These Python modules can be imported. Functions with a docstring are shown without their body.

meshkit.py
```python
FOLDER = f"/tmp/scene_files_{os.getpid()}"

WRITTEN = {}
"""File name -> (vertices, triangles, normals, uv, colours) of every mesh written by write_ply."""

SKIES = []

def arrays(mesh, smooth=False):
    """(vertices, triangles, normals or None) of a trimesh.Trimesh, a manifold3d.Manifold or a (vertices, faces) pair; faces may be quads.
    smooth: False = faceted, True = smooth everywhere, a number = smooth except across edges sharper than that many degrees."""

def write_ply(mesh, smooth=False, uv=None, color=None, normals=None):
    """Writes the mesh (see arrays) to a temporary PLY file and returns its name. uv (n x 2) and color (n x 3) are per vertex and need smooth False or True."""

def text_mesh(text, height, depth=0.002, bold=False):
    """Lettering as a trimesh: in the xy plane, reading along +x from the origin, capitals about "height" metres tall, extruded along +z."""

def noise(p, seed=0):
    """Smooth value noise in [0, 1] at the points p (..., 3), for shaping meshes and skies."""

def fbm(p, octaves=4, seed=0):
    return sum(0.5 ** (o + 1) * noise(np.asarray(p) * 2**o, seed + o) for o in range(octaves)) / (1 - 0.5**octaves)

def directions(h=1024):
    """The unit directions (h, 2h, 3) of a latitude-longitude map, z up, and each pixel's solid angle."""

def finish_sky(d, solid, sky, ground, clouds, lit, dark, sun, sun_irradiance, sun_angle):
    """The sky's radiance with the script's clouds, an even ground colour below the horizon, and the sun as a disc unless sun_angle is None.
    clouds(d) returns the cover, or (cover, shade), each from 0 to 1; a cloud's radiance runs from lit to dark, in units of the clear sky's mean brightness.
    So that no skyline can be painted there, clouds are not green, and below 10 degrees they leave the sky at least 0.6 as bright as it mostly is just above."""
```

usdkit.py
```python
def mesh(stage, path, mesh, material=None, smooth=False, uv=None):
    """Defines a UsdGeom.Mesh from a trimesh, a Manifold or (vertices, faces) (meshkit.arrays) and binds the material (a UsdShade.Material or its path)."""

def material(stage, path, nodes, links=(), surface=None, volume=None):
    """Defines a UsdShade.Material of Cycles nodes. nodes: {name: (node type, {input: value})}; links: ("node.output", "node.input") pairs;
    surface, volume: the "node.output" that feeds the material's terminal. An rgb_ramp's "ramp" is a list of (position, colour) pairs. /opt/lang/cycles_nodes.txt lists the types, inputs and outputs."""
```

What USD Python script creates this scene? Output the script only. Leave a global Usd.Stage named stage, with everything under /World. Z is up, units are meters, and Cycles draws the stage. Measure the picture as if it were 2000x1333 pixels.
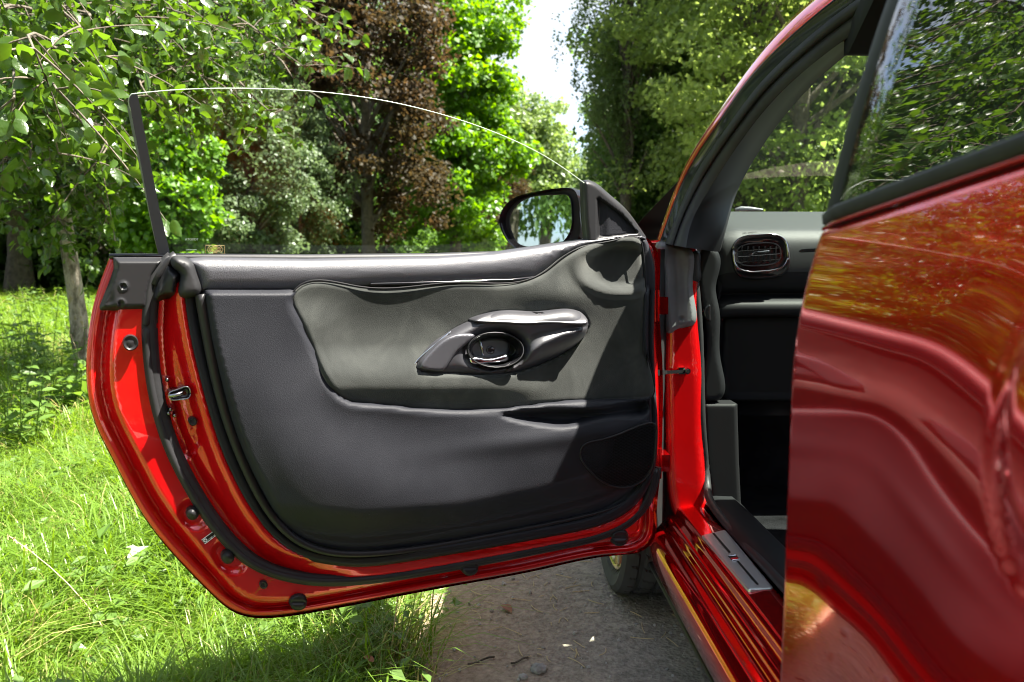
import math, random
import numpy as np
import trimesh, shapely, usdkit, meshkit
from shapely.geometry import Polygon, LineString, Point
from scipy.spatial import Delaunay
from scipy.interpolate import CubicSpline
from pxr import Usd, UsdGeom, UsdLux, UsdShade, Gf, Sdf, Vt

stage = Usd.Stage.CreateInMemory()
UsdGeom.SetStageUpAxis(stage, UsdGeom.Tokens.z)
UsdGeom.SetStageMetersPerUnit(stage, 1.0)
UsdGeom.Xform.Define(stage, '/World')
UsdGeom.Scope.Define(stage, '/World/Looks')
# ------------------------------------------------------------------ camera, sky, sun, exposure
FPX, EYE = 1600.0, 0.95                     # focal length for a 2000 px wide picture; eye height
YAW, PITCH = math.atan(57 / FPX), math.atan((666.5 - 487) / FPX)
EXPOSURE = 2.7
SUN = np.array([1.0, -0.17, 1.88]); SUN /= np.linalg.norm(SUN)
SUN_INTENSITY, SKY_STRENGTH = 1.25, 0.066
FW = np.array([math.sin(YAW) * math.cos(PITCH), math.cos(YAW) * math.cos(PITCH), -math.sin(PITCH)])
RT = np.array([math.cos(YAW), -math.sin(YAW), 0.0]); UP = np.cross(RT, FW); EYEP = np.array([0, 0, EYE])
cam = UsdGeom.Camera.Define(stage, '/World/camera')
cam.CreateFocalLengthAttr(FPX / 2000 * 36); cam.CreateHorizontalApertureAttr(36.0); cam.CreateVerticalApertureAttr(36.0 * 682 / 1024)
cam.CreateClippingRangeAttr(Gf.Vec2f(0.02, 2000)); cam.CreateFStopAttr(6.3); cam.CreateFocusDistanceAttr(1.65)
cam.CreateExposureAttr(EXPOSURE)
cam.AddTransformOp().Set(Gf.Matrix4d(*RT, 0, *UP, 0, *(-FW), 0, *EYEP, 1))
sun = UsdLux.DistantLight.Define(stage, '/World/sun_light')
sun.CreateIntensityAttr(SUN_INTENSITY); sun.CreateNormalizeAttr(True); sun.CreateAngleAttr(0.53); sun.CreateColorAttr(Gf.Vec3f(1.0, 0.945, 0.85))
_zx = SUN; _xx = np.cross([0, 0, 1.0], _zx); _xx /= np.linalg.norm(_xx); _yx = np.cross(_zx, _xx)
sun.AddTransformOp().Set(Gf.Matrix4d(*_xx, 0, *_yx, 0, *_zx, 0, 0, 0, 50, 1))
sky = UsdLux.DomeLight.Define(stage, '/World/sky')
sky.GetPrim().SetCustomDataByKey('kind', 'structure')
sky_mat = usdkit.material(stage, '/World/Looks/sky_air', {
    's': ('sky_texture', {'sky_type': 'single_scattering', 'sun_disc': False, 'sun_elevation': math.asin(SUN[2]), 'sun_rotation': math.atan2(SUN[0], SUN[1]), 'air_density': 1.0, 'aerosol_density': 2.0}),
    'tc': ('texture_coordinate', {}), 'mp': ('mapping', {'scale': (1.0, 1.0, 2.6)}),
    'n': ('noise_texture', {'scale': 2.3, 'detail': 9.0, 'roughness': 0.6}),
    'r': ('map_range', {'from_min': 0.42, 'from_max': 0.62, 'to_min': 0.12, 'to_max': 0.9, 'clamp': True}),
    'm': ('mix_color', {'b': (3.0, 3.05, 3.1)}),
    'b': ('background_shader', {'strength': SKY_STRENGTH})},
    [('tc.generated', 'mp.vector'), ('mp.vector', 'n.vector'), ('n.fac', 'r.value'), ('r.result', 'm.fac'), ('s.color', 'm.a'), ('m.result', 'b.color')], surface='b.background')
UsdShade.MaterialBindingAPI.Apply(sky.GetPrim()).Bind(sky_mat)
RNG = np.random.default_rng(7)


# ------------------------------------------------------------------ helpers: where a line of sight meets a real plane (used to measure shapes off the photograph)
def ray(px, py):
    return FW + RT * ((px - 1000) / FPX) + UP * ((666.5 - py) / FPX)


def on_plane(px, py, p, n):
    d = ray(px, py)
    return EYEP + d * (np.dot(np.asarray(p) - EYEP, n) / np.dot(d, n))


def AX(px, py, x): return on_plane(px, py, (x, 0, 0), np.array([1.0, 0, 0]))
def AY(px, py, y): return on_plane(px, py, (0, y, 0), np.array([0, 1.0, 0]))
def AZ(px, py, z): return on_plane(px, py, (0, 0, z), np.array([0, 0, 1.0]))


BASE = {}                                    # top-level path -> its origin
USED = {}


def fresh(parent, name):
    key = parent + '/' + name
    k = USED.get(key, 0); USED[key] = k + 1
    return key if k == 0 else f'{key}_{k:03d}'


def say(prim, label=None, category=None, group=None, kind=None):
    for k, v in (('label', label), ('category', category), ('group', group), ('kind', kind)):
        if v:
            prim.SetCustomDataByKey(k, v)
    return prim


def thing(name, base, label, category, group=None):
    path = fresh('/World', name)
    x = UsdGeom.Xform.Define(stage, path); x.AddTranslateOp().Set(Gf.Vec3d(*map(float, base)))
    BASE[path] = np.asarray(base, float)
    say(x.GetPrim(), label, category, group)
    return path


def base_of(path):
    return BASE.get('/'.join(path.split('/')[:3]), np.zeros(3))


def arr(m):
    if isinstance(m, tuple):
        v, f = np.asarray(m[0], float), np.asarray(m[1], int)
        if f.shape[1] == 4:
            f = np.vstack([f[:, [0, 1, 2]], f[:, [0, 2, 3]]])
        return v, f
    if hasattr(m, 'to_mesh'):
        k = m.to_mesh(); return np.asarray(k.vert_properties[:, :3], float), np.asarray(k.tri_verts, int)
    return np.asarray(m.vertices, float), np.asarray(m.faces, int)


def cat(*ms):
    vs, fs, n = [], [], 0
    for m in ms:
        v, f = arr(m); vs.append(v); fs.append(f + n); n += len(v)
    return np.vstack(vs), np.vstack(fs)


def part(parent, name, mesh, mat, smooth=35, label=None, kind=None):
    path = fresh(parent, name)
    v, f = arr(mesh)
    usdkit.mesh(stage, path, (v - base_of(parent), f), MAT[mat], smooth=smooth)
    p = stage.GetPrimAtPath(path)
    say(p, label, None, None, kind)
    return path


def single(name, mesh, mat, label=None, category=None, kind=None, smooth=False, group=None):
    path = fresh('/World', name)
    usdkit.mesh(stage, path, arr(mesh), MAT[mat], smooth=smooth)
    say(stage.GetPrimAtPath(path), label, category, group, kind)
    return path


def box(c, s, R=None):
    m = trimesh.creation.box(s)
    if R is not None:
        m.apply_transform(R)
    m.apply_translation(c)
    return m


def spline(pts, n, closed=False):
    p = np.asarray(pts, float)
    if closed:
        p = np.vstack([p, p[:1]])
    t = np.r_[0, np.cumsum(np.linalg.norm(np.diff(p, axis=0), axis=1))]
    cs = CubicSpline(t, p, bc_type='periodic' if closed else 'natural')
    q = cs(np.linspace(0, t[-1], n + (1 if closed else 0)))
    return q[:-1] if closed else q


def poly_rs(pts, step, closed=True):
    p = np.asarray(pts, float)
    if closed:
        p = np.vstack([p, p[:1]])
    ls = LineString(p); n = max(3, int(ls.length / step))
    q = np.array([ls.interpolate(k / n, normalized=True).coords[0] for k in range(n + (0 if closed else 1))])
    return q


def tube(path, r, sides=8, flat=1.0, normal=None, caps=True, closed=False):
    """A swept tube; r a number or one per point; flat squeezes it along 'normal'."""
    p = np.asarray(path, float); n = len(p)
    t = (np.roll(p, -1, 0) - np.roll(p, 1, 0)) if closed else np.gradient(p, axis=0)
    t /= np.linalg.norm(t, axis=1, keepdims=True) + 1e-12
    if normal is None:
        a = np.cross(t, [0, 0, 1.0]); bad = np.linalg.norm(a, axis=1) < 0.05
        a[bad] = np.cross(t[bad], [1.0, 0, 0])
    else:
        a = np.broadcast_to(np.asarray(normal, float), t.shape) - t * (t @ np.asarray(normal, float))[:, None]
    a /= np.linalg.norm(a, axis=1, keepdims=True) + 1e-12
    b = np.cross(t, a); ang = np.arange(sides) * 2 * np.pi / sides
    r = np.broadcast_to(r, (n,))[:, None, None]
    v = p[:, None] + r * (flat * np.cos(ang)[None, :, None] * a[:, None] + np.sin(ang)[None, :, None] * b[:, None])
    m = n if closed else n - 1
    i, j = np.meshgrid(np.arange(m), np.arange(sides), indexing='ij')
    i2, j2 = (i + 1) % n, (j + 1) % sides
    f = np.stack([i * sides + j, i * sides + j2, i2 * sides + j2, i2 * sides + j], -1).reshape(-1, 4)
    v = v.reshape(-1, 3); f = np.vstack([f[:, [0, 2, 1]], f[:, [0, 3, 2]]])
    if caps and not closed:
        k = np.arange(1, sides - 1)
        f = np.vstack([f, np.stack([0 * k, k, k + 1], 1), (n - 1) * sides + np.stack([0 * k, k + 1, k], 1)])
    return v, f


def loft(rails, closed=False):
    """Rails: equal-length 3-D polylines; surface between neighbours."""
    R = np.asarray(rails, float); m, n = R.shape[:2]
    v = R.reshape(-1, 3)
    mm = m if closed else m - 1
    i, j = np.meshgrid(np.arange(mm), np.arange(n - 1), indexing='ij')
    i2 = (i + 1) % m
    f = np.stack([i * n + j, i * n + j + 1, i2 * n + j + 1, i2 * n + j], -1).reshape(-1, 4)
    return v, f


def relief(outline, to3d, w, step=9.0, rings=(), back=None, bstep=None, holes=()):
    """A surface over a traced outline: to3d(px, py, w) gives the point, w(x, y, d) its height, d = distance to the edge. back: height of the skirt."""
    pg = Polygon(outline, holes).buffer(0)
    if pg.geom_type != 'Polygon':
        pg = max(pg.geoms, key=lambda g: g.area)
    edge = pg.boundary
    bstep = bstep or step * 0.7
    loops = [poly_rs(np.array(r.coords)[:-1], bstep) for r in [pg.exterior, *pg.interiors]]
    pts = [np.vstack(loops)]; nb = len(pts[0])
    for d in rings:
        q = pg.buffer(-d)
        for g in (q.geoms if hasattr(q, 'geoms') else [q]):
            if g.is_empty:
                continue
            for r in [g.exterior, *g.interiors]:
                pts.append(poly_rs(np.array(r.coords)[:-1], bstep))
    x0, y0, x1, y1 = pg.bounds
    gx, gy = np.meshgrid(np.arange(x0, x1, step), np.arange(y0, y1, step * 0.87)); gx[1::2] += step / 2
    g = np.c_[gx.ravel(), gy.ravel()]
    keep = shapely.contains_xy(pg, g[:, 0], g[:, 1])
    g = g[keep]
    dd = shapely.distance(edge, shapely.points(g))
    lim = (max(rings) if len(rings) else 0) + step * 0.45
    g = g[dd > lim]
    pts.append(g); P = np.vstack(pts)
    P = P + 0
    tri = Delaunay(P + RNG.normal(0, 1e-4, P.shape)).simplices
    cen = P[tri].mean(1)
    tri = tri[shapely.contains_xy(pg, cen[:, 0], cen[:, 1])]
    A = P[tri]; ar = (A[:, 1, 0] - A[:, 0, 0]) * (A[:, 2, 1] - A[:, 0, 1]) - (A[:, 2, 0] - A[:, 0, 0]) * (A[:, 1, 1] - A[:, 0, 1])
    tri[ar > 0] = tri[ar > 0][:, ::-1]               # picture y runs down: this turns the faces to the viewer
    d = shapely.distance(edge, shapely.points(P)); d[:nb] = 0
    W = np.broadcast_to(w(P[:, 0], P[:, 1], d), (len(P),))
    V = np.array([to3d(x, y, h) for (x, y), h in zip(P, W)])
    F = tri
    if back is not None:
        s = 0; extraV, extraF, n0 = [], [], len(V)
        for lp in loops:
            k = len(lp); idx = np.arange(s, s + k); nxt = np.roll(idx, -1)
            bk = np.array([BACK(V[i], W[i], back) for i in idx]) if BACK else V[idx]
            o = n0 + sum(len(e) for e in extraV)
            extraV.append(bk); bi = o + np.arange(k); bn = np.roll(bi, -1)
            extraF.append(np.vstack([np.stack([idx, bi, nxt], 1), np.stack([nxt, bi, bn], 1)]))
            s += k
        V = np.vstack([V, *extraV]); F = np.vstack([F, *extraF])
    return V, F


BACK = None


def ss(a, b, x):
    t = np.clip((np.asarray(x, float) - a) / (b - a), 0, 1)
    return t * t * (3 - 2 * t)


def gauss(x, y, cx, cy, sx, sy, rot=0.0):
    c, s = math.cos(rot), math.sin(rot)
    u = (x - cx) * c + (y - cy) * s; v = -(x - cx) * s + (y - cy) * c
    return np.exp(-0.5 * ((u / sx) ** 2 + (v / sy) ** 2))


def below(x, pts):
    """y of a traced curve at x."""
    p = np.asarray(pts, float); o = np.argsort(p[:, 0]); return np.interp(x, p[o, 0], p[o, 1])


# ------------------------------------------------------------------ materials
MAT = {}


def mk(name, nodes, links=(), surface='p.BSDF'):
    MAT[name] = usdkit.material(stage, '/World/Looks/' + name, nodes, links, surface=surface)


def plain(name, col, rough=0.5, grain=None, var=0.0, **kw):
    if max(col) < 0.03 and name != 'privacy_glass' and 'gloss' not in name:
        kw.setdefault('specular_ior_level', 0.05 if name == 'carpet' else 0.14 if name in ('matt_black', 'dash_dark', 'tyre_rubber') else 0.24)
    """Principled with optional fine grain (scale, strength, distance) and tone variation."""
    nodes = {'p': ('principled_bsdf', {'base_color': col, 'roughness': rough, **kw}), 'g': ('geometry', {})}
    links = []
    if grain:
        nodes['v'] = ('noise_texture', {'scale': grain[0], 'detail': 3.0, 'roughness': 0.6})
        nodes['b'] = ('bump', {'strength': grain[1], 'distance': grain[2]})
        links += [('g.position', 'v.vector'), ('v.fac', 'b.height'), ('b.normal', 'p.normal')]
    if var:
        nodes['n'] = ('noise_texture', {'scale': 14.0, 'detail': 5.0, 'roughness': 0.65})
        nodes['r'] = ('rgb_ramp', {'ramp': [(0.3, tuple(c * (1 - var) for c in col)), (0.7, tuple(c * (1 + var) for c in col))]})
        links += [('g.position', 'n.vector'), ('n.fac', 'r.fac'), ('r.color', 'p.base_color')]
    mk(name, nodes, links)


def paint(name, col, coat_ior=1.68, metal=0.5, rough=0.17):
    mk(name, {'p': ('principled_bsdf', {'base_color': col, 'metallic': metal, 'roughness': rough, 'coat_weight': 1.0, 'coat_roughness': 0.01, 'coat_ior': coat_ior, 'specular_ior_level': 0.3}),
              'g': ('geometry', {}), 'n': ('noise_texture', {'scale': 900.0, 'detail': 1.0}),
              'b': ('bump', {'strength': 0.05, 'distance': 0.0004}),
              'o': ('noise_texture', {'scale': 55.0, 'detail': 1.0}), 'ob': ('bump', {'strength': 0.02, 'distance': 0.0004})},
       [('g.position', 'n.vector'), ('n.fac', 'b.height'), ('b.normal', 'p.normal'), ('g.position', 'o.vector'), ('o.fac', 'ob.height'), ('ob.normal', 'p.coat_normal')])


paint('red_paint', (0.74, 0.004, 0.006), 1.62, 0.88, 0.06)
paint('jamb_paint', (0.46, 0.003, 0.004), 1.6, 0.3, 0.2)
plain('hem_sealer', (0.42, 0.01, 0.008), 0.35)
mk('trim_plastic', {'p': ('principled_bsdf', {'roughness': 0.46, 'specular_ior_level': 0.16}), 'g': ('geometry', {}),
                    'v': ('voronoi_texture', {'scale': 760.0, 'feature': 'f1'}), 'b': ('bump', {'strength': 0.4, 'distance': 0.0008}),
                    'n': ('noise_texture', {'scale': 7.0, 'detail': 6.0, 'roughness': 0.7}),
                    'r': ('rgb_ramp', {'ramp': [(0.3, (0.0115, 0.0122, 0.0155)), (0.75, (0.0175, 0.0183, 0.0225))]}),
                    'q': ('map_range', {'from_min': 0.3, 'from_max': 0.75, 'to_min': 0.50, 'to_max': 0.62})},
   [('g.position', 'v.vector'), ('v.distance', 'b.height'), ('b.normal', 'p.normal'), ('g.position', 'n.vector'), ('n.fac', 'r.fac'), ('r.color', 'p.base_color'), ('n.fac', 'q.value'), ('q.result', 'p.roughness')])
mk('suede', {'p': ('principled_bsdf', {'roughness': 0.95, 'specular_ior_level': 0.15, 'sheen_weight': 0.2, 'sheen_roughness': 0.5, 'sheen_tint': (0.8, 0.82, 0.75)}), 'g': ('geometry', {}),
             'n': ('noise_texture', {'scale': 9.0, 'detail': 6.0, 'roughness': 0.65, 'distortion': 0.6}),
             'f': ('noise_texture', {'scale': 700.0, 'detail': 2.0}),
             'r': ('rgb_ramp', {'ramp': [(0.32, (0.015, 0.0165, 0.0155)), (0.5, (0.025, 0.027, 0.0255)), (0.68, (0.040, 0.0425, 0.039))]}),
             'b': ('bump', {'strength': 0.5, 'distance': 0.001})},
   [('g.position', 'n.vector'), ('n.fac', 'r.fac'), ('r.color', 'p.base_color'), ('g.position', 'f.vector'), ('f.fac', 'b.height'), ('b.normal', 'p.normal')])
plain('black_rubber', (0.018, 0.018, 0.019), 0.52, grain=(60, 0.15, 0.002), var=0.25)
plain('matt_black', (0.008, 0.008, 0.009), 0.6, grain=(500, 0.4, 0.0006))
plain('arm_grey', (0.027, 0.027, 0.031), 0.45, grain=(900, 0.2, 0.0004))
plain('matt_grey', (0.045, 0.047, 0.052), 0.5)
mk('pad_plastic', {'p': ('principled_bsdf', {'base_color': (0.036, 0.036, 0.042), 'roughness': 0.45, 'specular_ior_level': 0.5}), 'g': ('geometry', {}), 'v': ('voronoi_texture', {'scale': 760.0}), 'b': ('bump', {'strength': 0.4, 'distance': 0.0008})},
   [('g.position', 'v.vector'), ('v.distance', 'b.height'), ('b.normal', 'p.normal')])
plain('gloss_black', (0.008, 0.008, 0.009), 0.08)
plain('satin_black', (0.013, 0.013, 0.014), 0.42, grain=(300, 0.1, 0.0005))
plain('grey_rubber', (0.085, 0.087, 0.09), 0.5, grain=(25, 0.3, 0.004), var=0.25)
plain('dash_plastic', (0.019, 0.0205, 0.022), 0.55, grain=(900, 0.6, 0.0008))
plain('dash_dark', (0.0085, 0.009, 0.010), 0.55, grain=(900, 0.5, 0.0006))
plain('silver_plastic', (0.055, 0.055, 0.063), 0.42, grain=(1200, 0.25, 0.0004), metallic=0.35)
plain('chrome', (0.75, 0.76, 0.78), 0.08, metallic=1.0)
plain('dark_chrome', (0.30, 0.31, 0.33), 0.12, metallic=1.0)
plain('brushed_metal', (0.68, 0.69, 0.72), 0.33, grain=(80, 0.2, 0.0008), metallic=0.9)
plain('carpet', (0.008, 0.008, 0.009), 1.0, grain=(420, 1.0, 0.004), var=0.6)
plain('tyre_rubber', (0.030, 0.029, 0.028), 0.75, grain=(120, 0.3, 0.001), var=0.35)
plain('rim_metal', (0.42, 0.34, 0.18), 0.2, metallic=0.9)
plain('brake_metal', (0.35, 0.33, 0.31), 0.4, metallic=0.9)
plain('glass_edge', (0.42, 0.48, 0.40), 0.25)
plain('gold_print', (0.62, 0.46, 0.20), 0.6)
plain('white_print', (0.75, 0.75, 0.75), 0.6)
plain('grey_print', (0.55, 0.62, 0.50), 0.7)
plain('label_black', (0.012, 0.012, 0.012), 0.35)
plain('red_print', (0.5, 0.01, 0.015), 0.3)
plain('mirror_silver', (0.50, 0.55, 0.56), 0.0, metallic=1.0)
plain('white_clip', (0.7, 0.72, 0.72), 0.4)
plain('privacy_glass', (0.004, 0.005, 0.004), 0.0, ior=2.7)


def pane(name, tint, ior, rough=0.0):
    mk(name, {'t': ('transparent_bsdf', {'color': tint}), 'g': ('glossy_bsdf', {'color': (1, 1, 1), 'roughness': rough}), 'f': ('fresnel', {'IOR': ior}), 'm': ('mix_closure', {})},
       [('f.fac', 'm.fac'), ('t.BSDF', 'm.closure1'), ('g.BSDF', 'm.closure2')], surface='m.closure')


pane('door_glass', (0.91, 0.955, 0.92), 1.42)
pane('windscreen_glass', (0.82, 0.92, 0.85), 1.12)


def leafmat(name, c0, c1, c2, trans=0.45, rough=0.42, spec=0.5, bump=None):
    mk(name, {'g': ('geometry', {}), 'r': ('rgb_ramp', {'ramp': [(0.0, c0), (0.55, c1), (1.0, c2)]}),
              'n': ('noise_texture', {'scale': 0.7, 'detail': 2.0}), 'mm': ('mix_float', {'fac': 0.5}),
              'p': ('principled_bsdf', {'roughness': rough, 'specular_ior_level': spec}),
              't': ('translucent_bsdf', {}), 'h': ('hsv', {'hue': 0.485, 'saturation': 1.1, 'value': 2.3}), 'm': ('mix_closure', {'fac': trans}), **({'bn': ('noise_texture', {'scale': bump[0], 'detail': 3.0}), 'bp': ('bump', {'strength': bump[1], 'distance': bump[2]})} if bump else {})},
       [('g.random_per_island', 'mm.a'), ('g.position', 'n.vector'), ('n.fac', 'mm.b'), ('mm.result', 'r.fac'), ('r.color', 'p.base_color'), ('r.color', 'h.color'), ('h.color', 't.color'),
        ('p.BSDF', 'm.closure1'), ('t.BSDF', 'm.closure2')] + ([('g.position', 'bn.vector'), ('bn.fac', 'bp.height'), ('bp.normal', 'p.normal')] if bump else []), surface='m.closure')


leafmat('apple_leaf', (0.022, 0.055, 0.008), (0.065, 0.12, 0.014), (0.19, 0.225, 0.035), 0.5, 0.30, 0.6, bump=(70.0, 0.6, 0.004))
leafmat('maple_leaf', (0.06, 0.14, 0.012), (0.10, 0.20, 0.015), (0.16, 0.24, 0.02), 0.5)
leafmat('beech_leaf', (0.024, 0.024, 0.009), (0.056, 0.031, 0.013), (0.18, 0.060, 0.017), 0.45, 0.5, 0.18)
leafmat('wood_leaf', (0.04, 0.08, 0.018), (0.075, 0.14, 0.028), (0.13, 0.20, 0.04), 0.5)
leafmat('olive_leaf', (0.10, 0.145, 0.04), (0.17, 0.23, 0.06), (0.28, 0.30, 0.075), 0.62)
leafmat('grey_leaf', (0.06, 0.095, 0.04), (0.10, 0.14, 0.06), (0.16, 0.19, 0.09), 0.4)
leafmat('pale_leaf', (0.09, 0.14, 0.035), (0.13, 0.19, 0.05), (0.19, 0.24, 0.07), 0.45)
leafmat('birch_leaf', (0.07, 0.11, 0.04), (0.11, 0.16, 0.055), (0.16, 0.20, 0.08), 0.5)
leafmat('grass_blade', (0.072, 0.145, 0.014), (0.135, 0.215, 0.027), (0.26, 0.28, 0.07), 0.4, 0.4, 0.4)
leafmat('weed_leaf', (0.06, 0.12, 0.02), (0.10, 0.17, 0.03), (0.15, 0.20, 0.04), 0.4)
plain('straw', (0.42, 0.33, 0.18), 0.8)
leafmat('dry_blade', (0.26, 0.24, 0.09), (0.34, 0.30, 0.13), (0.42, 0.36, 0.18), 0.3)
plain('dead_leaf', (0.20, 0.075, 0.03), 0.7)
plain('bark', (0.085, 0.070, 0.050), 0.9, grain=(14, 1.0, 0.03), var=0.5)
mk('apple_bark', {'p': ('principled_bsdf', {'roughness': 0.9}), 'g': ('geometry', {}), 'mp': ('mapping', {'scale': (18, 18, 9)}),
                  'n': ('noise_texture', {'scale': 1.0, 'detail': 6.0, 'roughness': 0.7}),
                  'r': ('rgb_ramp', {'ramp': [(0.35, (0.06, 0.05, 0.035)), (0.48, (0.16, 0.14, 0.10)), (0.58, (0.30, 0.27, 0.22)), (0.66, (0.22, 0.19, 0.06)), (0.75, (0.38, 0.36, 0.32))]}),
                  'b': ('bump', {'strength': 0.9, 'distance': 0.02})},
   [('g.position', 'mp.vector'), ('mp.vector', 'n.vector'), ('n.fac', 'r.fac'), ('r.color', 'p.base_color'), ('n.fac', 'b.height'), ('b.normal', 'p.normal')])
# ground
mk('soil', {'p': ('principled_bsdf', {'roughness': 0.95}), 'g': ('geometry', {}), 'n': ('noise_texture', {'scale': 9.0, 'detail': 8.0, 'roughness': 0.7}),
            'r': ('rgb_ramp', {'ramp': [(0.3, (0.05, 0.055, 0.018)), (0.5, (0.08, 0.10, 0.022)), (0.7, (0.15, 0.15, 0.05))]}), 'b': ('bump', {'strength': 0.8, 'distance': 0.03})},
   [('g.position', 'n.vector'), ('n.fac', 'r.fac'), ('r.color', 'p.base_color'), ('n.fac', 'b.height'), ('b.normal', 'p.normal')])
mk('tarmac', {'p': ('principled_bsdf', {'roughness': 0.9}), 'g': ('geometry', {}),
              'v': ('voronoi_texture', {'scale': 95.0}), 'n': ('noise_texture', {'scale': 60.0, 'detail': 6.0, 'roughness': 0.7}), 'n2': ('noise_texture', {'scale': 2.2, 'detail': 5.0, 'roughness': 0.6}),
              'r1': ('rgb_ramp', {'ramp': [(0.34, (0.14, 0.126, 0.108)), (0.5, (0.255, 0.232, 0.20)), (0.68, (0.36, 0.33, 0.285))]}),
              'r2': ('rgb_ramp', {'ramp': [(0.35, (0.72, 0.72, 0.72)), (0.65, (1.15, 1.12, 1.05))]}),
              'c': ('rgb_ramp', {'ramp': [(0.0, (0.45, 0.45, 0.45)), (0.22, (1, 1, 1))]}),
              'm': ('mix_color', {'blend_type': 'multiply', 'fac': 1.0}), 'm2': ('mix_color', {'blend_type': 'multiply', 'fac': 0.6}), 'b': ('bump', {'strength': 0.8, 'distance': 0.006}), 'b2': ('bump', {'strength': 0.6, 'distance': 0.006}),
              'x': ('separate_xyz', {}), 'ed': ('map_range', {'from_min': -0.05, 'from_max': 0.32, 'to_min': 1.0, 'to_max': 0.0, 'clamp': True}),
              'ea': ('math', {'math_type': 'multiply_add', 'value2': 0.35, 'value3': -0.17}), 'eb': ('math', {'math_type': 'add', 'use_clamp': True}),
              'dirt': ('rgb_ramp', {'ramp': [(0.3, (0.17, 0.12, 0.08)), (0.7, (0.34, 0.26, 0.18))]}), 'md': ('mix_color', {})},
   [('g.position', 'v.vector'), ('g.position', 'n.vector'), ('g.position', 'n2.vector'), ('n.fac', 'r1.fac'), ('n2.fac', 'r2.fac'), ('r1.color', 'm.a'), ('r2.color', 'm.b'), ('v.distance', 'c.fac'),
    ('m.result', 'm2.a'), ('c.color', 'm2.b'), ('g.position', 'x.vector'), ('x.x', 'ed.value'), ('n2.fac', 'ea.value1'), ('ed.result', 'eb.value1'), ('ea.value', 'eb.value2'), ('eb.value', 'md.fac'),
    ('m2.result', 'md.a'), ('n.fac', 'dirt.fac'), ('dirt.color', 'md.b'), ('md.result', 'p.base_color'), ('n.fac', 'b.height'), ('b.normal', 'b2.normal'), ('v.distance', 'b2.height'), ('b2.normal', 'p.normal')])
plain('stone', (0.28, 0.27, 0.25), 0.9, grain=(60, 0.8, 0.01), var=0.4)
plain('weathered_wood', (0.04, 0.034, 0.028), 0.9, grain=(30, 0.6, 0.01), var=0.35)

# ------------------------------------------------------------------ ground, path
def ground_z(x, y):
    """Verge: a little uneven, rising gently away from the path on the left."""
    return 0.018 * np.sin(x * 1.7 + 0.6) * np.sin(y * 1.3) * ss(0.2, 1.2, -x) + 0.02 * ss(0.15, 0.9, -x)


gx = np.r_[-400, -150, -60, -30, np.arange(-16, 8.1, 0.4), 15, 30, 60, 150, 400]
gy = np.r_[-400, -150, -60, -30, np.arange(-10, 24.1, 0.4), 30, 40, 60, 100, 200, 500]
GX, GY = np.meshgrid(gx, gy, indexing='ij')
GZ = ground_z(GX, GY) * (np.abs(GX) < 20) - 0.012 * ((GX > -0.4) & (GX < 3.5))
single('ground', loft(np.stack([GX, GY, GZ], -1)), 'soil', kind='structure', smooth=True)
py_ = np.r_[np.arange(-30, -1, 1.5), np.arange(-1, 6, 0.12), np.arange(6, 40, 1.0), 60, 100, 160]
prng = np.random.default_rng(3)
le = -0.13 + 0.05 * np.sin(py_ * 2.1) + prng.normal(0, 0.018, len(py_))
re = 3.1 + 0.06 * np.sin(py_ * 1.3)
PR = []
for k in range(9):
    t = k / 8
    PR.append(np.stack([le * (1 - t) + re * t, py_, np.full_like(py_, -0.012 if k in (0, 8) else 0.004) + (0.004 if 0 < k < 8 else 0)], -1))
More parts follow.
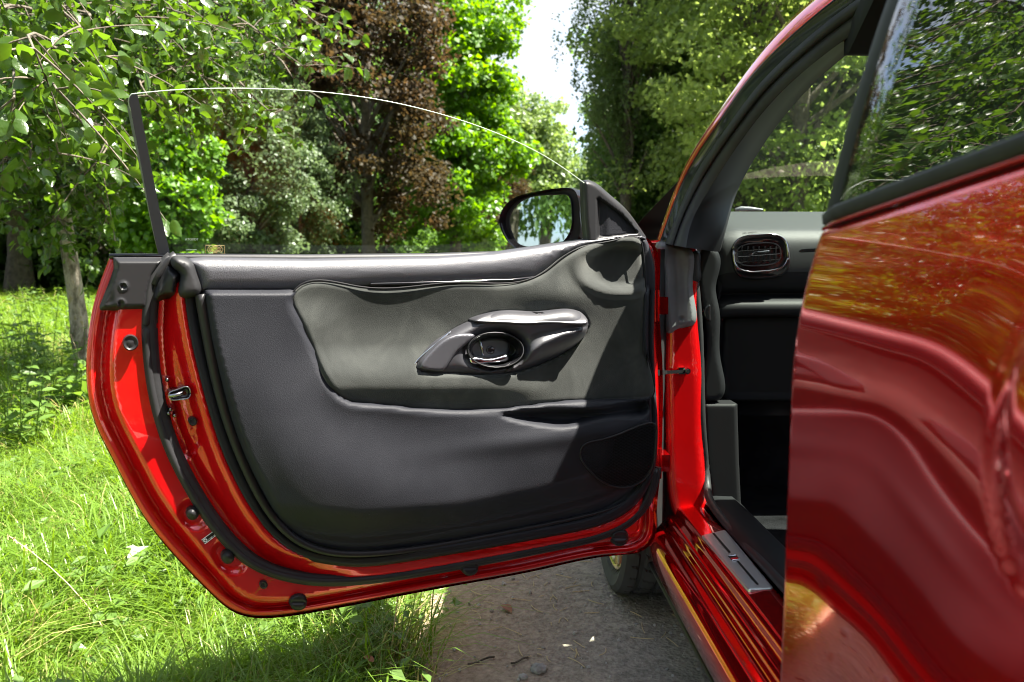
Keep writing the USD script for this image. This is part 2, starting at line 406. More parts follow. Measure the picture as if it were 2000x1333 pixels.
PR.insert(1, np.stack([le + 0.04, py_, np.full_like(py_, 0.003)], -1))
single('path', loft(PR[::-1]), 'tarmac', kind='structure', smooth=True)


# ------------------------------------------------------------------ trees
def leaves(c, nrm, axis, size, aspect, fold=0.25, fine=False):
    """Leaf faces: centres c, face normals, long axes, lengths."""
    n = nrm / (np.linalg.norm(nrm, axis=1, keepdims=True) + 1e-9)
    a = axis - n * np.sum(axis * n, 1, keepdims=True); a /= np.linalg.norm(a, axis=1, keepdims=True) + 1e-9
    b = np.cross(n, a); s = size[:, None]; w = s * aspect * 0.5
    N = len(c)
    if not fine:
        v = np.stack([c - a * s * 0.5, c - b * w + n * fold * w, c + a * s * 0.5, c + b * w + n * fold * w], 1)
        f = np.array([[0, 2, 1], [0, 3, 2]])
    else:
        st = np.array([-0.30, -0.06, 0.18, 0.36]); wd = np.array([0.80, 1.0, 0.80, 0.42])
        curl = 0.30 * s * (0.4 + 0.6 * np.abs(np.sin(np.arange(N) * 2.3)))[:, None]
        cols = [c - a * s * 0.5 - n * curl * 0.25]
        for q in range(4):
            m_ = c + a * s * st[q] - n * curl * (st[q]) ** 2
            e_ = w * wd[q]; z_ = n * fold * e_ * (1 + 0.35 * np.sin(np.arange(N) * 1.7 + q))[:, None]
            cols += [m_ - b * e_ + z_, m_, m_ + b * e_ + z_]
        cols.append(c + a * s * 0.52 - n * curl * 0.34)
        v = np.stack(cols, 1)
        f = [[0, 2, 1], [0, 3, 2]]
        for q in range(3):
            o = 1 + 3 * q
            f += [[o, o + 1, o + 4], [o, o + 4, o + 3], [o + 1, o + 2, o + 5], [o + 1, o + 5, o + 4]]
        f += [[10, 11, 13], [11, 12, 13]]
        f = np.array(f)
    k = v.shape[1]
    F = (np.arange(N)[:, None, None] * k + f[None]).reshape(-1, 3)
    return v.reshape(-1, 3), F


def unit(rng, n):
    v = rng.normal(size=(n, 3)); return v / np.linalg.norm(v, axis=1, keepdims=True)


def tree(name, label, base, height, trunk_r, radii, crown_z, clumps, per, leaf, lm, seed, aspect=0.7, clump_r=0.5, droop=0.0, bark='bark', group=None, lean=(0, 0), category='tree', hollow=0.35, stretch=1.0):
    rng = np.random.default_rng(seed)
    bx, by, bz = base
    t = thing(name, base, label, category, group)
    n = 12; zz = np.linspace(-0.1, 1, n)
    tp = np.stack([bx + lean[0] * np.maximum(zz, 0) ** 1.5 + rng.normal(0, 0.02, n) * height * 0.08, by + lean[1] * np.maximum(zz, 0) ** 1.5 + rng.normal(0, 0.02, n) * height * 0.08, bz + zz * height], 1)
    rr = trunk_r * (1.25 - zz) ** 0.8 * (1 + 0.5 * np.exp(-np.maximum(zz, 0) * height / 0.35)) / 1.2
    cen = np.array([bx + lean[0] * 0.6, by + lean[1] * 0.6, bz + crown_z])
    u = unit(rng, clumps); rad = (hollow + (1 - hollow) * rng.random(clumps)) ** 0.6
    lump = 1 + 0.22 * np.sin(u[:, 0] * 5 + seed) * np.cos(u[:, 2] * 6 + seed * 2) + 0.12 * rng.normal(size=clumps)
    cc = cen + u * (rad * lump)[:, None] * np.asarray(radii)
    ms = [tube(tp, rr, 9)]
    for k in range(0, clumps, max(1, clumps // 26)):
        zt = np.clip((cc[k, 2] - bz) * 0.62 / height, 0.12, 0.95); i = zt * (n - 1) * 0.91 + 1
        p0 = np.array([np.interp(i, range(n), tp[:, q]) for q in range(3)])
        mid = (p0 + cc[k]) / 2 + rng.normal(0, 0.12, 3) + [0, 0, 0.1 * radii[2] * 0.4]
        tt = np.linspace(0, 1, 7)[:, None]
        cur = (1 - tt) ** 2 * p0 + 2 * tt * (1 - tt) * mid + tt ** 2 * cc[k]
        r0 = np.interp(i, range(n), rr) * 0.5
        ms.append(tube(cur, np.linspace(r0, r0 * 0.15 + 0.004, 7), 5))
    part(t, 'trunk', cat(*ms), bark, True)
    tot = clumps * per
    which = np.repeat(np.arange(clumps), per)
    cr = clump_r * (0.6 + 0.8 * rng.random(clumps))
    off = unit(rng, tot) * (rng.random(tot) ** 0.45)[:, None] * cr[which][:, None] * np.array([1, 1, 0.62 * stretch])
    p = cc[which] + off
    p[:, 2] -= droop * rng.random(tot)
    p[:, 2] = np.maximum(p[:, 2], bz + 0.25)
    nr = unit(rng, tot) * 0.75 + np.array([0.15, -0.1, 0.55]) + off / (cr[which][:, None]) * 0.5
    ax = unit(rng, tot) + np.array([0, 0, -0.5 - 1.2 * (droop > 0)]) + off / cr[which][:, None] * 0.6
    v, f = leaves(p, nr, ax, leaf * (0.65 + 0.7 * rng.random(tot)), aspect)
    part(t, 'crown', (v, f), lm, False)
    return t


def gx_at(px, Y):
    return ((px - 1000) / FPX + 0.0356) * Y


def again(src, base, rotz, scale, label, category='tree', group=None):
    """Another tree of a kind already built: its own Xform that refers to the first one's parts."""
    name = src.split('/')[-1].rstrip('0123456789').rstrip('_')
    path = fresh('/World', name)
    x = UsdGeom.Xform.Define(stage, path)
    x.GetPrim().GetReferences().AddInternalReference(Sdf.Path(src))
    x.ClearXformOpOrder()
    x.AddTranslateOp().Set(Gf.Vec3d(*map(float, base))); x.AddRotateZOp().Set(float(rotz)); x.AddScaleOp().Set(Gf.Vec3f(*([scale] * 3 if np.ndim(scale) == 0 else scale)))
    x.GetPrim().SetInstanceable(True)
    say(x.GetPrim(), label, category, group)
    return path


def at(px, Y): return (gx_at(px, Y), Y, 0.0)


beech = tree('copper_beech', 'dark purple copper beech with orange tinted leaves, straight pale trunk, behind the door window', at(722, 22), 8.5, 0.19, (2.3, 2.2, 4.3), 5.3, 210, 135, 0.13, 'beech_leaf', 11, clump_r=0.55)
maple = tree('maple_tree', 'bright yellow-green maple just right of the dark copper beech', at(890, 27), 9.5, 0.2, (2.1, 2.3, 4.9), 5.4, 260, 140, 0.17, 'maple_leaf', 12, aspect=0.95, clump_r=0.6)
wood = tree('woodland_tree', 'tall dark green woodland tree in the shade at the far left', at(150, 30), 11, 0.24, (3.8, 3.2, 4.5), 6.6, 300, 130, 0.17, 'wood_leaf', 13, clump_r=0.75)
shrub = tree('grey_green_shrub', 'dense grey-green shrub seen through the left half of the door window', at(500, 15), 3.6, 0.09, (1.0, 1.0, 1.9), 2.2, 170, 130, 0.085, 'grey_leaf', 14, clump_r=0.32, category='shrub')
lime = tree('lime_green_sapling', 'bright lime-green sapling standing just right of the apple tree trunk', at(345, 12), 3.2, 0.06, (0.62, 0.7, 1.35), 1.75, 90, 130, 0.10, 'maple_leaf', 15, aspect=0.9, clump_r=0.30)
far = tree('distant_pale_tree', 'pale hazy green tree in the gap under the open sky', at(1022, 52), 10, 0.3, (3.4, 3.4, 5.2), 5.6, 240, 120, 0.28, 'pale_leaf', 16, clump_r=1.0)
olive = tree('olive_green_tree', 'large olive-green tree left of the windscreen pillar', at(1440, 16), 9.5, 0.17, (2.2, 2.3, 4.7), 5.1, 300, 130, 0.105, 'olive_leaf', 17, clump_r=0.5, hollow=0.5)
oak = tree('dark_green_tree', 'dark green broadleaf tree between the weeping birch and the olive tree', at(1275, 19), 7.6, 0.17, (1.3, 1.6, 3.4), 4.0, 200, 140, 0.13, 'wood_leaf', 18, clump_r=0.6)
birch = tree('weeping_birch', 'weeping birch with hanging strands against the white sky', at(1222, 17.5), 10, 0.13, (1.15, 1.2, 3.6), 6.3, 300, 95, 0.07, 'birch_leaf', 19, clump_r=0.15, droop=0.5, hollow=0.35, stretch=6.0)

# ------------------------------------------------------------------ more of the same kinds (each its own thing)
again(wood, at(-60, 26), 40, 0.95, 'dark woodland tree partly cut off by the left edge')
again(wood, at(330, 33), 130, 1.05, 'dark woodland tree behind the lime-green sapling')
again(wood, at(500, 36), 210, 1.1, 'dark woodland tree behind the grey-green shrub')
again(wood, at(640, 33), 300, 1.0, 'dark woodland tree just left of the copper beech')
again(wood, at(800, 44), 20, 1.15, 'dark woodland tree behind the gap between beech and maple')
again(beech, at(965, 38), 70, (0.75, 0.75, 0.55), 'small dark red beech under the pale distant trees')
again(maple, at(800, 34), 100, (0.9, 0.9, 0.8), 'yellow-green maple half hidden behind the copper beech')
again(maple, at(560, 40), 190, 1.1, 'sunlit maple far back between the shrub and the beech')
again(shrub, at(420, 18), 80, (1.0, 1.0, 1.1), 'grey-green shrub nearer the lime-green sapling')
again(shrub, at(590, 20), 160, (1.0, 1.0, 1.15), 'grey-green shrub touching the left side of the copper beech')
again(far, at(960, 60), 50, 1.1, 'pale tree behind the top of the maple')
again(far, at(1100, 80), 120, 0.72, 'palest tree at the lowest point of the sky gap')
again(far, at(1190, 60), 200, 0.8, 'pale tree right of the sky gap behind the birch strands')
again(oak, at(1225, 34), 60, 1.15, 'dark green tree standing behind the weeping birch')
again(oak, at(1500, 22), 150, 1.4, 'dark green tree seen past the windscreen pillar')
again(olive, at(1560, 14), 90, 1.0, 'olive-green tree seen through the windscreen')
again(olive, at(1700, 18), 180, 1.1, 'olive-green tree beyond the right half of the windscreen')
again(oak, at(1850, 15), 230, 1.2, 'dark green tree hidden mostly by the rear window')
again(oak, at(1370, 30), 290, 1.1, 'dark green tree behind the large olive-green tree')
for k, (x, y, s, r, src) in enumerate([(-7.5, 5.5, 0.8, 10, oak), (-8.5, 2.7, 0.85, 80, olive), (-7.5, -4.0, 0.85, 150, oak), (-4.0, -11, 1.0, 220, oak), (1.5, -13, 1.0, 280, wood), (5.5, -12, 0.95, 330, oak), (9, -15, 1.0, 20, wood), (-10, 10.5, 0.8, 60, wood)]):
    again(src, (x, y, 0), r, s, ['tree at the left verge beside the apple tree', 'tree on the left verge level with the car', 'tree on the left verge behind the car', 'tree behind the car at the left of the path',
          'tall tree behind the car on the path line', 'tree trunk seen dark in the door mirror', 'tree behind the car at the right side', 'tall tree at the back of the left verge'][k])

# ------------------------------------------------------------------ undergrowth that closes the view under the trees
bush = tree('shade_bush', 'dark bush in the shade under the woodland trees at the far left', at(20, 19), 1.9, 0.05, (1.5, 1.2, 1.25), 1.2, 110, 120, 0.11, 'wood_leaf', 25, clump_r=0.42, category='bush')
for k, (px, Y, sc, lab) in enumerate([(150, 21, 1.1, 'dark bush in the shade right of the left woodland trunk'), (280, 20, 1.1, 'dark bush in the shade behind the lime-green sapling'), (400, 24, 1.2, 'dark bush under the grey-green shrubs'),
                                      (540, 27, 1.2, 'dark bush just left of the copper beech trunk'), (640, 30, 1.3, 'dark bush behind the copper beech trunk'), (770, 33, 1.3, 'dark bush right of the copper beech trunk'), (880, 40, 1.4, 'dark bush under the maple'),
                                      (1215, 30, 1.4, 'dark bush under the weeping birch'), (1330, 24, 1.4, 'dark bush left of the olive-green tree trunk'), (1450, 20, 1.3, 'dark bush seen low through the windscreen'), (1600, 19, 1.3, 'dark bush low at the right of the windscreen'), (-110, 18, 1.2, 'dark bush cut off by the left edge')]):
    again(bush, at(px, Y), 37 * k, sc, lab, 'bush')
rh = np.random.default_rng(60)
n = 26000
hc_ = np.stack([rh.uniform(-90, 60, n), 92 + rh.normal(0, 1.2, n), np.abs(rh.normal(0, 1, n)) * 2.0 + 0.2], 1); hc_[:, 2] *= 1 + 0.5 * np.sin(hc_[:, 0] * 0.4)
single('distant_hedge', leaves(hc_, unit(rh, n) + [0.2, -0.4, 0.5], unit(rh, n), rh.uniform(0.4, 0.8, n), 0.7), 'wood_leaf', 'long distant green hedge closing the view beyond the trees', 'hedge', 'stuff')

again(wood, at(62, 14.5), 75, 0.8, 'dark woodland tree with a leaning trunk just left of the apple tree trunk')
again(wood, at(-90, 12.5), 10, 0.8, 'dark woodland tree at the left edge in front of the fence')
for px, Y, sc, lab in [(-20, 15.5, 1.0, 'dark bush by the rail fence left of the leaning trunk'), (120, 16.5, 1.0, 'dark bush by the rail fence behind the apple tree trunk'), (220, 15.5, 0.9, 'dark bush by the rail fence right of the apple tree trunk')]:
    again(bush, at(px, Y), px * 3, sc, lab, 'bush')

again(wood, (-19.5, -3.2, 0), 15, (0.8, 0.8, 1.75), 'tall tree far left of the car, its dark trunk seen in the door mirror')
again(wood, (-22.0, -4.9, 0), 95, (0.85, 0.85, 1.8), 'second tall tree far left of the car, right of the first in the door mirror')

# ------------------------------------------------------------------ the apple tree at the left, close by
def apple_tree():
    rng = np.random.default_rng(21)
    base = AZ(165, 765, 0.0)
    t = thing('apple_tree', base, 'apple tree with lichen-spotted slim trunk and large leaves at the left, nearest of all trees', 'tree')
    y0 = base[1]
    tp = spline([base + [0, 0, -0.08], AY(160, 690, y0), AY(151, 600, y0), AY(140, 525, y0 - 0.02), AY(130, 460, y0 - 0.05), AY(118, 395, y0 - 0.1), AY(105, 320, y0 - 0.15), AY(98, 230, y0 - 0.2), AY(100, 100, y0 - 0.2), AY(110, -120, y0 - 0.2), AY(190, -420, y0 - 0.2), AY(300, -800, y0 - 0.1)], 34)
    s = np.linspace(0, 1, len(tp))
    r = np.interp(s, [0, 0.05, 0.3, 0.6, 1], [0.075, 0.058, 0.048, 0.036, 0.012]) * (1 + 0.07 * rng.normal(size=len(tp)))
    part(t, 'trunk', tube(tp, r, 12), 'apple_bark', True)
    T = [(235, 368, 5.3), (205, 430, 5.2), (170, 385, 5.0), (60, 400, 4.9), (25, 300, 4.0), (115, 420, 4.9), (600, 175, 4.7), (570, 95, 4.9), (520, 235, 4.5), (470, 60, 4.6), (430, 170, 4.2), (380, 110, 4.0), (330, 40, 4.2),
         (290, 190, 3.6), (210, 110, 3.0), (150, 55, 2.7), (105, 170, 2.3), (60, 90, 2.1), (20, 190, 2.3), (170, 250, 2.9), (120, 300, 3.2), (60, 330, 3.3), (200, 310, 3.6), (260, 30, 3.4), (350, 235, 4.7), (610, 20, 5.2), (540, -30, 5),
         (400, -40, 4.5), (250, -60, 3.6), (100, -40, 2.8), (10, 20, 2.5), (-60, 120, 2.6), (300, -900, 5.6), (420, -850, 5.8), (560, -820, 6.0), (660, -700, 6.2), (500, -1000, 6.4), (700, -600, 6.0), (620, -950, 6.4), (380, -1050, 6.0), (760, -520, 6.2), (250, -800, 5.4), (690, -330, 6.0), (480, -380, 6.0), (-80, 300, 3.4), (-40, 420, 4.6), (440, 240, 5.1), (160, 180, 4.4), (300, 120, 5.2), (80, 480, 5.1), (490, 140, 5.3), (250, 260, 5.0), (555, 215, 4.4), (590, 130, 4.5), (395, 45, 3.8), (640, 70, 4.8), (150, -200, 4.2), (320, -260, 4.6), (480, -230, 4.8), (620, -160, 5.2), (250, -420, 5.0), (450, -480, 5.2), (600, -380, 5.4), (60, -330, 4.6), (180, -620, 5.3), (380, -650, 5.4), (540, -600, 5.5), (330, -150, 4.3), (700, -250, 5.6), (690, -90, 5.4), (720, -450, 5.6)]
    wood_, C, N, A = [], [], [], []
    for q, (px, py, Y) in enumerate(T):
        e = AY(px, py, Y)
        i = int(np.clip(len(tp) * np.interp(e[2], [1.0, 2.9, 5.5], [0.36, 0.75, 0.97]) + rng.integers(-2, 3), 10, 26)); p0 = tp[i]
        mid = p0 * 0.45 + e * 0.55 + np.array([0, 0, 0.16]) + rng.normal(0, 0.06, 3)
        tt = np.linspace(0, 1, 16)[:, None]
        cur = (1 - tt) ** 2 * p0 + 2 * tt * (1 - tt) * mid + tt ** 2 * e
        cur += rng.normal(0, 0.008, cur.shape)
        cur[1:-1] += (0.05 * np.sin(np.linspace(0, 9, 14) + q))[:, None] * unit(rng, 1)[0]
        wood_.append(tube(cur, np.linspace(0.015, 0.003, 16), 6))
        for k in range(20):
            u = 0.42 + 0.58 * (k + rng.random()) / 20 if k < 18 else 1.0
            o = np.array([np.interp(u, tt[:, 0], cur[:, c]) for c in range(3)])
            d = unit(rng, 1)[0] * [1, 1, 0.6] + [0, 0, -0.12]; d /= np.linalg.norm(d)
            L = 0.16 + 0.24 * rng.random()
            s2 = np.linspace(0, 1, 6)[:, None]
            tw = o + d * L * s2 + np.array([0, 0, -0.07]) * s2 ** 2
            wood_.append(tube(tw, np.linspace(0.0035, 0.0013, 6), 4))
            m = 11
            ss_ = rng.random(m) * 0.9 + 0.1
            pp = o + d * L * ss_[:, None] + np.array([0, 0, -0.07]) * (ss_ ** 2)[:, None]
            ax = unit(rng, m) * 0.8 + d * 0.7 + [0, 0, -0.55]
            ax /= np.linalg.norm(ax, axis=1, keepdims=True)
            C.append(pp + ax * 0.045); A.append(ax); N.append(unit(rng, m) * 1.1 + [0.3, -0.2, 0.35])
    part(t, 'branches', cat(*wood_), 'bark', True)
    C, N, A = np.vstack(C), np.vstack(N), np.vstack(A)
    size = 0.040 + 0.042 * rng.random(len(C)) ** 1.3
    rel = C - EYEP; z = rel @ FW; u = rel @ RT / z; v = rel @ UP / z
    seen = (np.abs(u) < 0.63) & (np.abs(v) < 0.42) & (z > 1.0)
    big = np.argsort(-np.where(seen, size / z, 0))[:300]
    rest = np.setdiff1d(np.arange(len(C)), big)
    part(t, 'foliage', leaves(C[rest], N[rest], A[rest], size[rest], 0.62, fine=True), 'apple_leaf', True, kind='stuff')
    for i in big:
        part(t, 'leaf', leaves(C[i:i + 1], N[i:i + 1], A[i:i + 1], size[i:i + 1], 0.62, fine=True), 'apple_leaf', True)


apple_tree()


# ------------------------------------------------------------------ grass and weeds
def blades(rng, n, h, spread, width, lean=0.5):
    ph = rng.random(n) * 2 * np.pi; rad = np.sqrt(rng.random(n)) * spread
    b = np.stack([rad * np.cos(ph), rad * np.sin(ph), np.zeros(n)], 1)
    d = np.stack([np.cos(ph + rng.normal(0, 0.9, n)), np.sin(ph + rng.normal(0, 0.9, n)), np.zeros(n)], 1)
    H = h * (0.45 + 0.75 * rng.random(n)); ln = lean * (0.25 + rng.random(n)) * H
    sd = np.cross(d, [0, 0, 1.0]); sd = sd * np.cos(0.6) + 0 * d
    v = []
    for s, wk in ((0, 1.0), (0.4, 0.9), (0.75, 0.6)):
        c = b + d * (ln * s ** 2)[:, None] + np.array([0, 0, 1.0]) * (H * (s - 0.30 * s ** 2 * np.clip(ln / H, 0, 1.2)))[:, None]
        v += [c - sd * width * wk * 0.5, c + sd * width * wk * 0.5]
    v.append(b + d * ln[:, None] + np.array([0, 0, 1.0]) * (H * (1 - 0.42 * np.clip(ln / H, 0, 1.2)))[:, None])
    V = np.stack(v, 1).reshape(-1, 3)
    f = np.array([[0, 1, 3], [0, 3, 2], [2, 3, 5], [2, 5, 4], [4, 5, 6]])
    return V, (np.arange(n)[:, None, None] * 7 + f[None]).reshape(-1, 3)


def grass():
    rng = np.random.default_rng(5)
    pi = UsdGeom.PointInstancer.Define(stage, '/World/grass')
    say(pi.GetPrim(), 'long unmown sunlit grass covering the verge beside the path', 'grass', None, 'stuff')
    protos = []
    for k in range(9):
        p = f'/World/grass/tufts/tuft_{k:03d}' if k else '/World/grass/tufts/tuft'
        m = blades(rng, 44, 0.12 + 0.010 * k, 0.08, 0.0042, 0.6 + 0.07 * k)
        usdkit.mesh(stage, p, m, MAT['grass_blade'] if k not in (4,) else MAT['dry_blade'], smooth=False); protos.append(Sdf.Path(p))
    k0 = len(protos)
    for k in range(3):                       # broad-leaved clumps between the blades
        p = f'/World/grass/tufts/clover_{k:03d}' if k else '/World/grass/tufts/clover'
        n = 26; c = np.stack([rng.normal(0, 0.05, n), rng.normal(0, 0.05, n), 0.03 + 0.09 * rng.random(n)], 1)
        m = leaves(c, unit(rng, n) * 0.5 + [0, 0, 1], unit(rng, n) + [0, 0, 0.3], 0.022 + 0.026 * rng.random(n), 0.6)
        usdkit.mesh(stage, p, m, MAT['weed_leaf'], smooth=False); protos.append(Sdf.Path(p))
    P, S, I = [], [], []
    for (x0, x1, yy0, yy1, n, s0, s1) in [(-3.4, -0.10, 1.25, 4.2, 6500, 0.7, 1.25), (-6.5, -0.1, 4.2, 8.5, 4500, 0.9, 1.8), (-14, -0.1, 8.5, 18, 4200, 1.3, 2.4), (-26, 2, 18, 45, 3000, 2.0, 3.2),
                                          (3.2, 12, 2, 30, 1800, 1.2, 2.5), (-7, -0.1, -5, 1.25, 2200, 0.9, 1.6), (-1.0, 3.6, 30, 60, 900, 2.0, 3.0)]:
        x = rng.uniform(x0, x1, n); y = rng.uniform(yy0, yy1, n)
        edge = -0.17 + 0.07 * np.sin(y * 2.9) + 0.05 * np.sin(y * 7.3 + 1) + 0.04 * rng.normal(size=n)
        keep = (x < edge) | (x > 3.2) | (y > 30)
        thin = (x > edge - 0.22) & (x < edge) & (rng.random(n) < 0.35)
        keep &= ~thin
        x, y = x[keep], y[keep]
        P.append(np.stack([x, y, ground_z(x, y)], 1)); S.append(rng.uniform(s0, s1, len(x)) * (0.85 + 0.30 * np.sin(x * 2.3 + 1) * np.sin(y * 1.9) + 0.25 * np.sin(x * 5.1 + 2) * np.sin(y * 4.3) + 0.12 * rng.normal(size=len(x))).clip(0.35, 1.7))
        ii = rng.integers(0, k0, len(x)); cl = rng.random(len(x)) < 0.09 + 0.10 * np.sin(x * 3) * np.sin(y * 2.4)
        ii[cl] = rng.integers(k0, k0 + 3, cl.sum()); I.append(ii)
    P, S, I = np.vstack(P), np.concatenate(S), np.concatenate(I)
    pi.CreatePrototypesRel().SetTargets(protos)
    pi.CreateProtoIndicesAttr(Vt.IntArray.FromNumpy(I.astype(np.int32)))
    pi.CreatePositionsAttr(Vt.Vec3fArray.FromNumpy(P.astype(np.float32)))
    pi.CreateScalesAttr(Vt.Vec3fArray.FromNumpy(np.repeat(S[:, None], 3, 1).astype(np.float32)))
    a = rng.random(len(P)) * 2 * np.pi
    pi.CreateOrientationsAttr(Vt.QuathArray([Gf.Quath(float(math.cos(t / 2)), 0.0, 0.0, float(math.sin(t / 2))) for t in a]))


grass()


def weed(name, base, h, n, label, seed, group=None, big=0.11, category='plant'):
    rng = np.random.default_rng(seed)
    t = thing(name, base, label, category, group)
    ms, C, N, A, S = [], [], [], [], []
    for k in range(n):
        b = np.asarray(base) + [rng.normal(0, 0.16 * h), rng.normal(0, 0.16 * h), -0.02]
        tip = b + [rng.normal(0, 0.25 * h), rng.normal(0, 0.25 * h), h * (0.6 + 0.5 * rng.random())]
        s = np.linspace(0, 1, 6)[:, None]
        ms.append(tube(b + (tip - b) * s, np.linspace(0.004, 0.0015, 6), 5))
        for q in range(6):
            o = b + (tip - b) * (0.2 + 0.14 * q); th = q * 1.571 + rng.random() * 0.5
            for sg in (0, math.pi):
                d = np.array([math.cos(th + sg), math.sin(th + sg), 0.15 - 0.25 * rng.random()])
                z = big * (1.1 - 0.1 * q) * (0.7 + 0.5 * rng.random())
                C.append(o + d * z * 0.5); A.append(d); N.append(np.array([0, 0, 1.0]) + rng.normal(0, 0.3, 3)); S.append(z)
    part(t, 'stems', cat(*ms), 'weed_leaf', True)
    part(t, 'leaves', leaves(np.array(C), np.array(N), np.array(A), np.array(S), 0.45, fine=True), 'weed_leaf', True)
    return t


w0 = weed('broad_leaved_weed', AZ(115, 850, 0.02), 0.42, 7, 'broad-leaved weed with long pale leaves at the lit edge below the apple tree trunk', 31, big=0.16)
w1 = weed('nettle_plant', AZ(40, 760, 0.02), 0.5, 7, 'leafy green nettle-like plants on the verge at the left', 32, 'nettle plants on the verge', big=0.09)
r_ = np.random.default_rng(8)
for px, py in [(85, 720), (20, 690), (120, 660), (180, 830), (60, 800), (10, 640), (150, 800), (-30, 720), (95, 640), (170, 640), (150, 700), (110, 760), (35, 850), (190, 760), (70, 900), (140, 600), (55, 620), (15, 760)]:
    again(w1, AZ(px, py, 0.02), r_.random() * 360, 0.75 + 0.5 * r_.random(), 'leafy green nettle-like plants on the verge at the left', 'plant', 'nettle plants on the verge')
weed('roadside_plant', AZ(800, 1325, 0.02), 0.07, 4, 'small low plant with thin green leaves where grass meets path', 33, big=0.03)
weed('dock_plant', AZ(725, 1275, 0.02), 0.09, 3, 'dock-like plant with wide dark leaves in the shade below the door', 34, big=0.075)


def stalk(px, py, h, lx, ly, label, seed):
    rng = np.random.default_rng(seed); b = AZ(px, py, 0.0)
    t = thing('grass_stalk', b, label, 'grass stalk')
    s = np.linspace(0, 1, 8)[:, None]
    c = b + np.array([lx, ly, h]) * s + np.array([lx, ly, -0.05]) * s ** 2
    part(t, 'stem', tube(c, np.linspace(0.0016, 0.0009, 8), 5), 'straw', True)
    n = 26; u = 0.82 + 0.18 * rng.random(n)
    p = np.array([[np.interp(x, s[:, 0], c[:, k]) for k in range(3)] for x in u]) + rng.normal(0, 0.003, (n, 3))
    part(t, 'seed_head', leaves(p, unit(rng, n), unit(rng, n) * 0.4 + [0, 0, 1], np.full(n, 0.011), 0.4), 'straw', False)


stalk(760, 1330, 0.42, 0.03, 0.02, 'thin straw-coloured grass stalk rising in front of the lower door edge', 41)
stalk(235, 1290, 0.34, -0.13, 0.02, 'thin straw-coloured grass stalk leaning left in the sunlit grass', 42)
stalk(180, 800, 0.55, -0.06, 0.0, 'tall dry grass stalk beside the apple tree trunk', 43)
# litter on the path
rs = np.random.default_rng(77)
sm = []
for k in range(110):
    x = rs.uniform(-0.15, 0.22) if k < 85 else rs.uniform(0.2, 0.6); y = rs.uniform(1.75, 2.6); a = rs.random() * 6.28; L = rs.uniform(0.012, 0.06)
    s = np.linspace(-0.5, 0.5, 5)[:, None]; d = np.array([math.cos(a), math.sin(a), 0]); q = np.array([-d[1], d[0], 0])
    sm.append(tube(np.array([x, y, 0.0105]) + d * L * s + q * L * 0.22 * rs.normal() * s ** 2, 0.0011, 4))
single('straw_litter', cat(*sm), 'straw', 'scattered dry straw lying along the edge of the path', 'straw', 'stuff')
gr = []
for k in range(380):
    s = 0.0012 + 0.0045 * rs.random() ** 3; m = trimesh.creation.icosphere(1, s); m.vertices *= rs.uniform(0.6, 1.2, 3) * (1 + rs.normal(0, 0.12, m.vertices.shape))
    m.apply_translation([rs.uniform(-0.18, 0.7), rs.uniform(1.7, 2.7), 0.0085 + s * 0.1]); gr.append(m)
single('gravel', cat(*gr), 'stone', 'loose grey grit on the path', 'gravel', 'stuff')
for (px, py, s, lab) in [(1052, 1312, 0.016, 'pale grey stone on the path near the bottom of the photo'), (1022, 1325, 0.009, 'small dark stone left of the pale stone at the bottom'), (957, 1127, 0.018, 'dark stone in the shadow under the door')]:
    m = trimesh.creation.icosphere(2, s); m.vertices += rs.normal(0, s * 0.09, m.vertices.shape); m.vertices *= [1.15, 0.85, 0.7]
    m.apply_translation(AZ(px, py, 0.008) + [0, 0, s * 0.4]); single('stone', m, 'stone', lab, 'stone', smooth=60)
for (px, py, s, lab) in [(990, 1188, 0.045, 'brown dead leaf lying on the path'), (720, 1287, 0.03, 'reddish dead leaf in the shaded grass'), (225, 1135, 0.04, 'orange dead leaf on the sunlit grass at the left'), (120, 1120, 0.04, 'tan dead leaf on the grass at the far left')]:
    c = AZ(px, py, 0.014 if px > 850 else 0.09)
    single('dead_leaf', leaves(c[None], np.array([[0.1, -0.1, 1.0]]), unit(rs, 1) * [1, 1, 0.02], np.array([s]), 0.6, fine=True), 'dead_leaf', lab, 'leaf', smooth=True)
for (px, py, a, L, lab) in [(940, 1290, 0.5, 0.07, 'dark twig on the path below the door'), (1015, 1290, 0.6, 0.05, 'short brown twig near the middle of the path')]:
    c = AZ(px, py, 0.011); d = np.array([math.cos(a), math.sin(a), 0]); s = np.linspace(-.5, .5, 6)[:, None]
    single('twig', tube(c + d * L * s + np.array([0, 0.002, 0.001]) * np.sin(s * 7), 0.0022, 6), 'bark', lab, 'twig', smooth=True)
# fence in the shade at the left
f0 = np.array([gx_at(-120, 15), 15.0, 0]); f1 = np.array([gx_at(280, 16.5), 16.5, 0])
fb = thing('rail_fence', f0, 'dark weathered post and rail fence in the shade behind the apple tree trunk', 'fence')
for k in range(5):
    p = f0 + (f1 - f0) * k / 4; part(fb, 'post', box(p + [0, 0, 0.5], [0.1, 0.1, 1.1]), 'weathered_wood', False)
L = np.linalg.norm(f1 - f0); an = math.atan2(f1[1] - f0[1], f1[0] - f0[0])
for z in (0.45, 0.85):
    part(fb, 'rail', box((f0 + f1) / 2 + [0, -0.075, z], [L, 0.045, 0.11], trimesh.transformations.rotation_matrix(an, [0, 0, 1])), 'weathered_wood', False)

# ================================================================== the red car: door open to the left
CAR = thing('red_car', (1.2, 1.0, 0.0), 'glossy red three-door hatchback with its left front door wide open, parked on the path', 'car')
DO = np.array([0.374, 1.769, 0.30]); DU = np.array([-0.910, -0.4147, 0.0]); DN = np.array([0.4147, -0.910, 0.0])


def D(px, py, w=0.0):
    """A point of the opened door, w metres towards the cabin side of its inner flange."""
    return on_plane(px, py, DO + DN * w, DN)


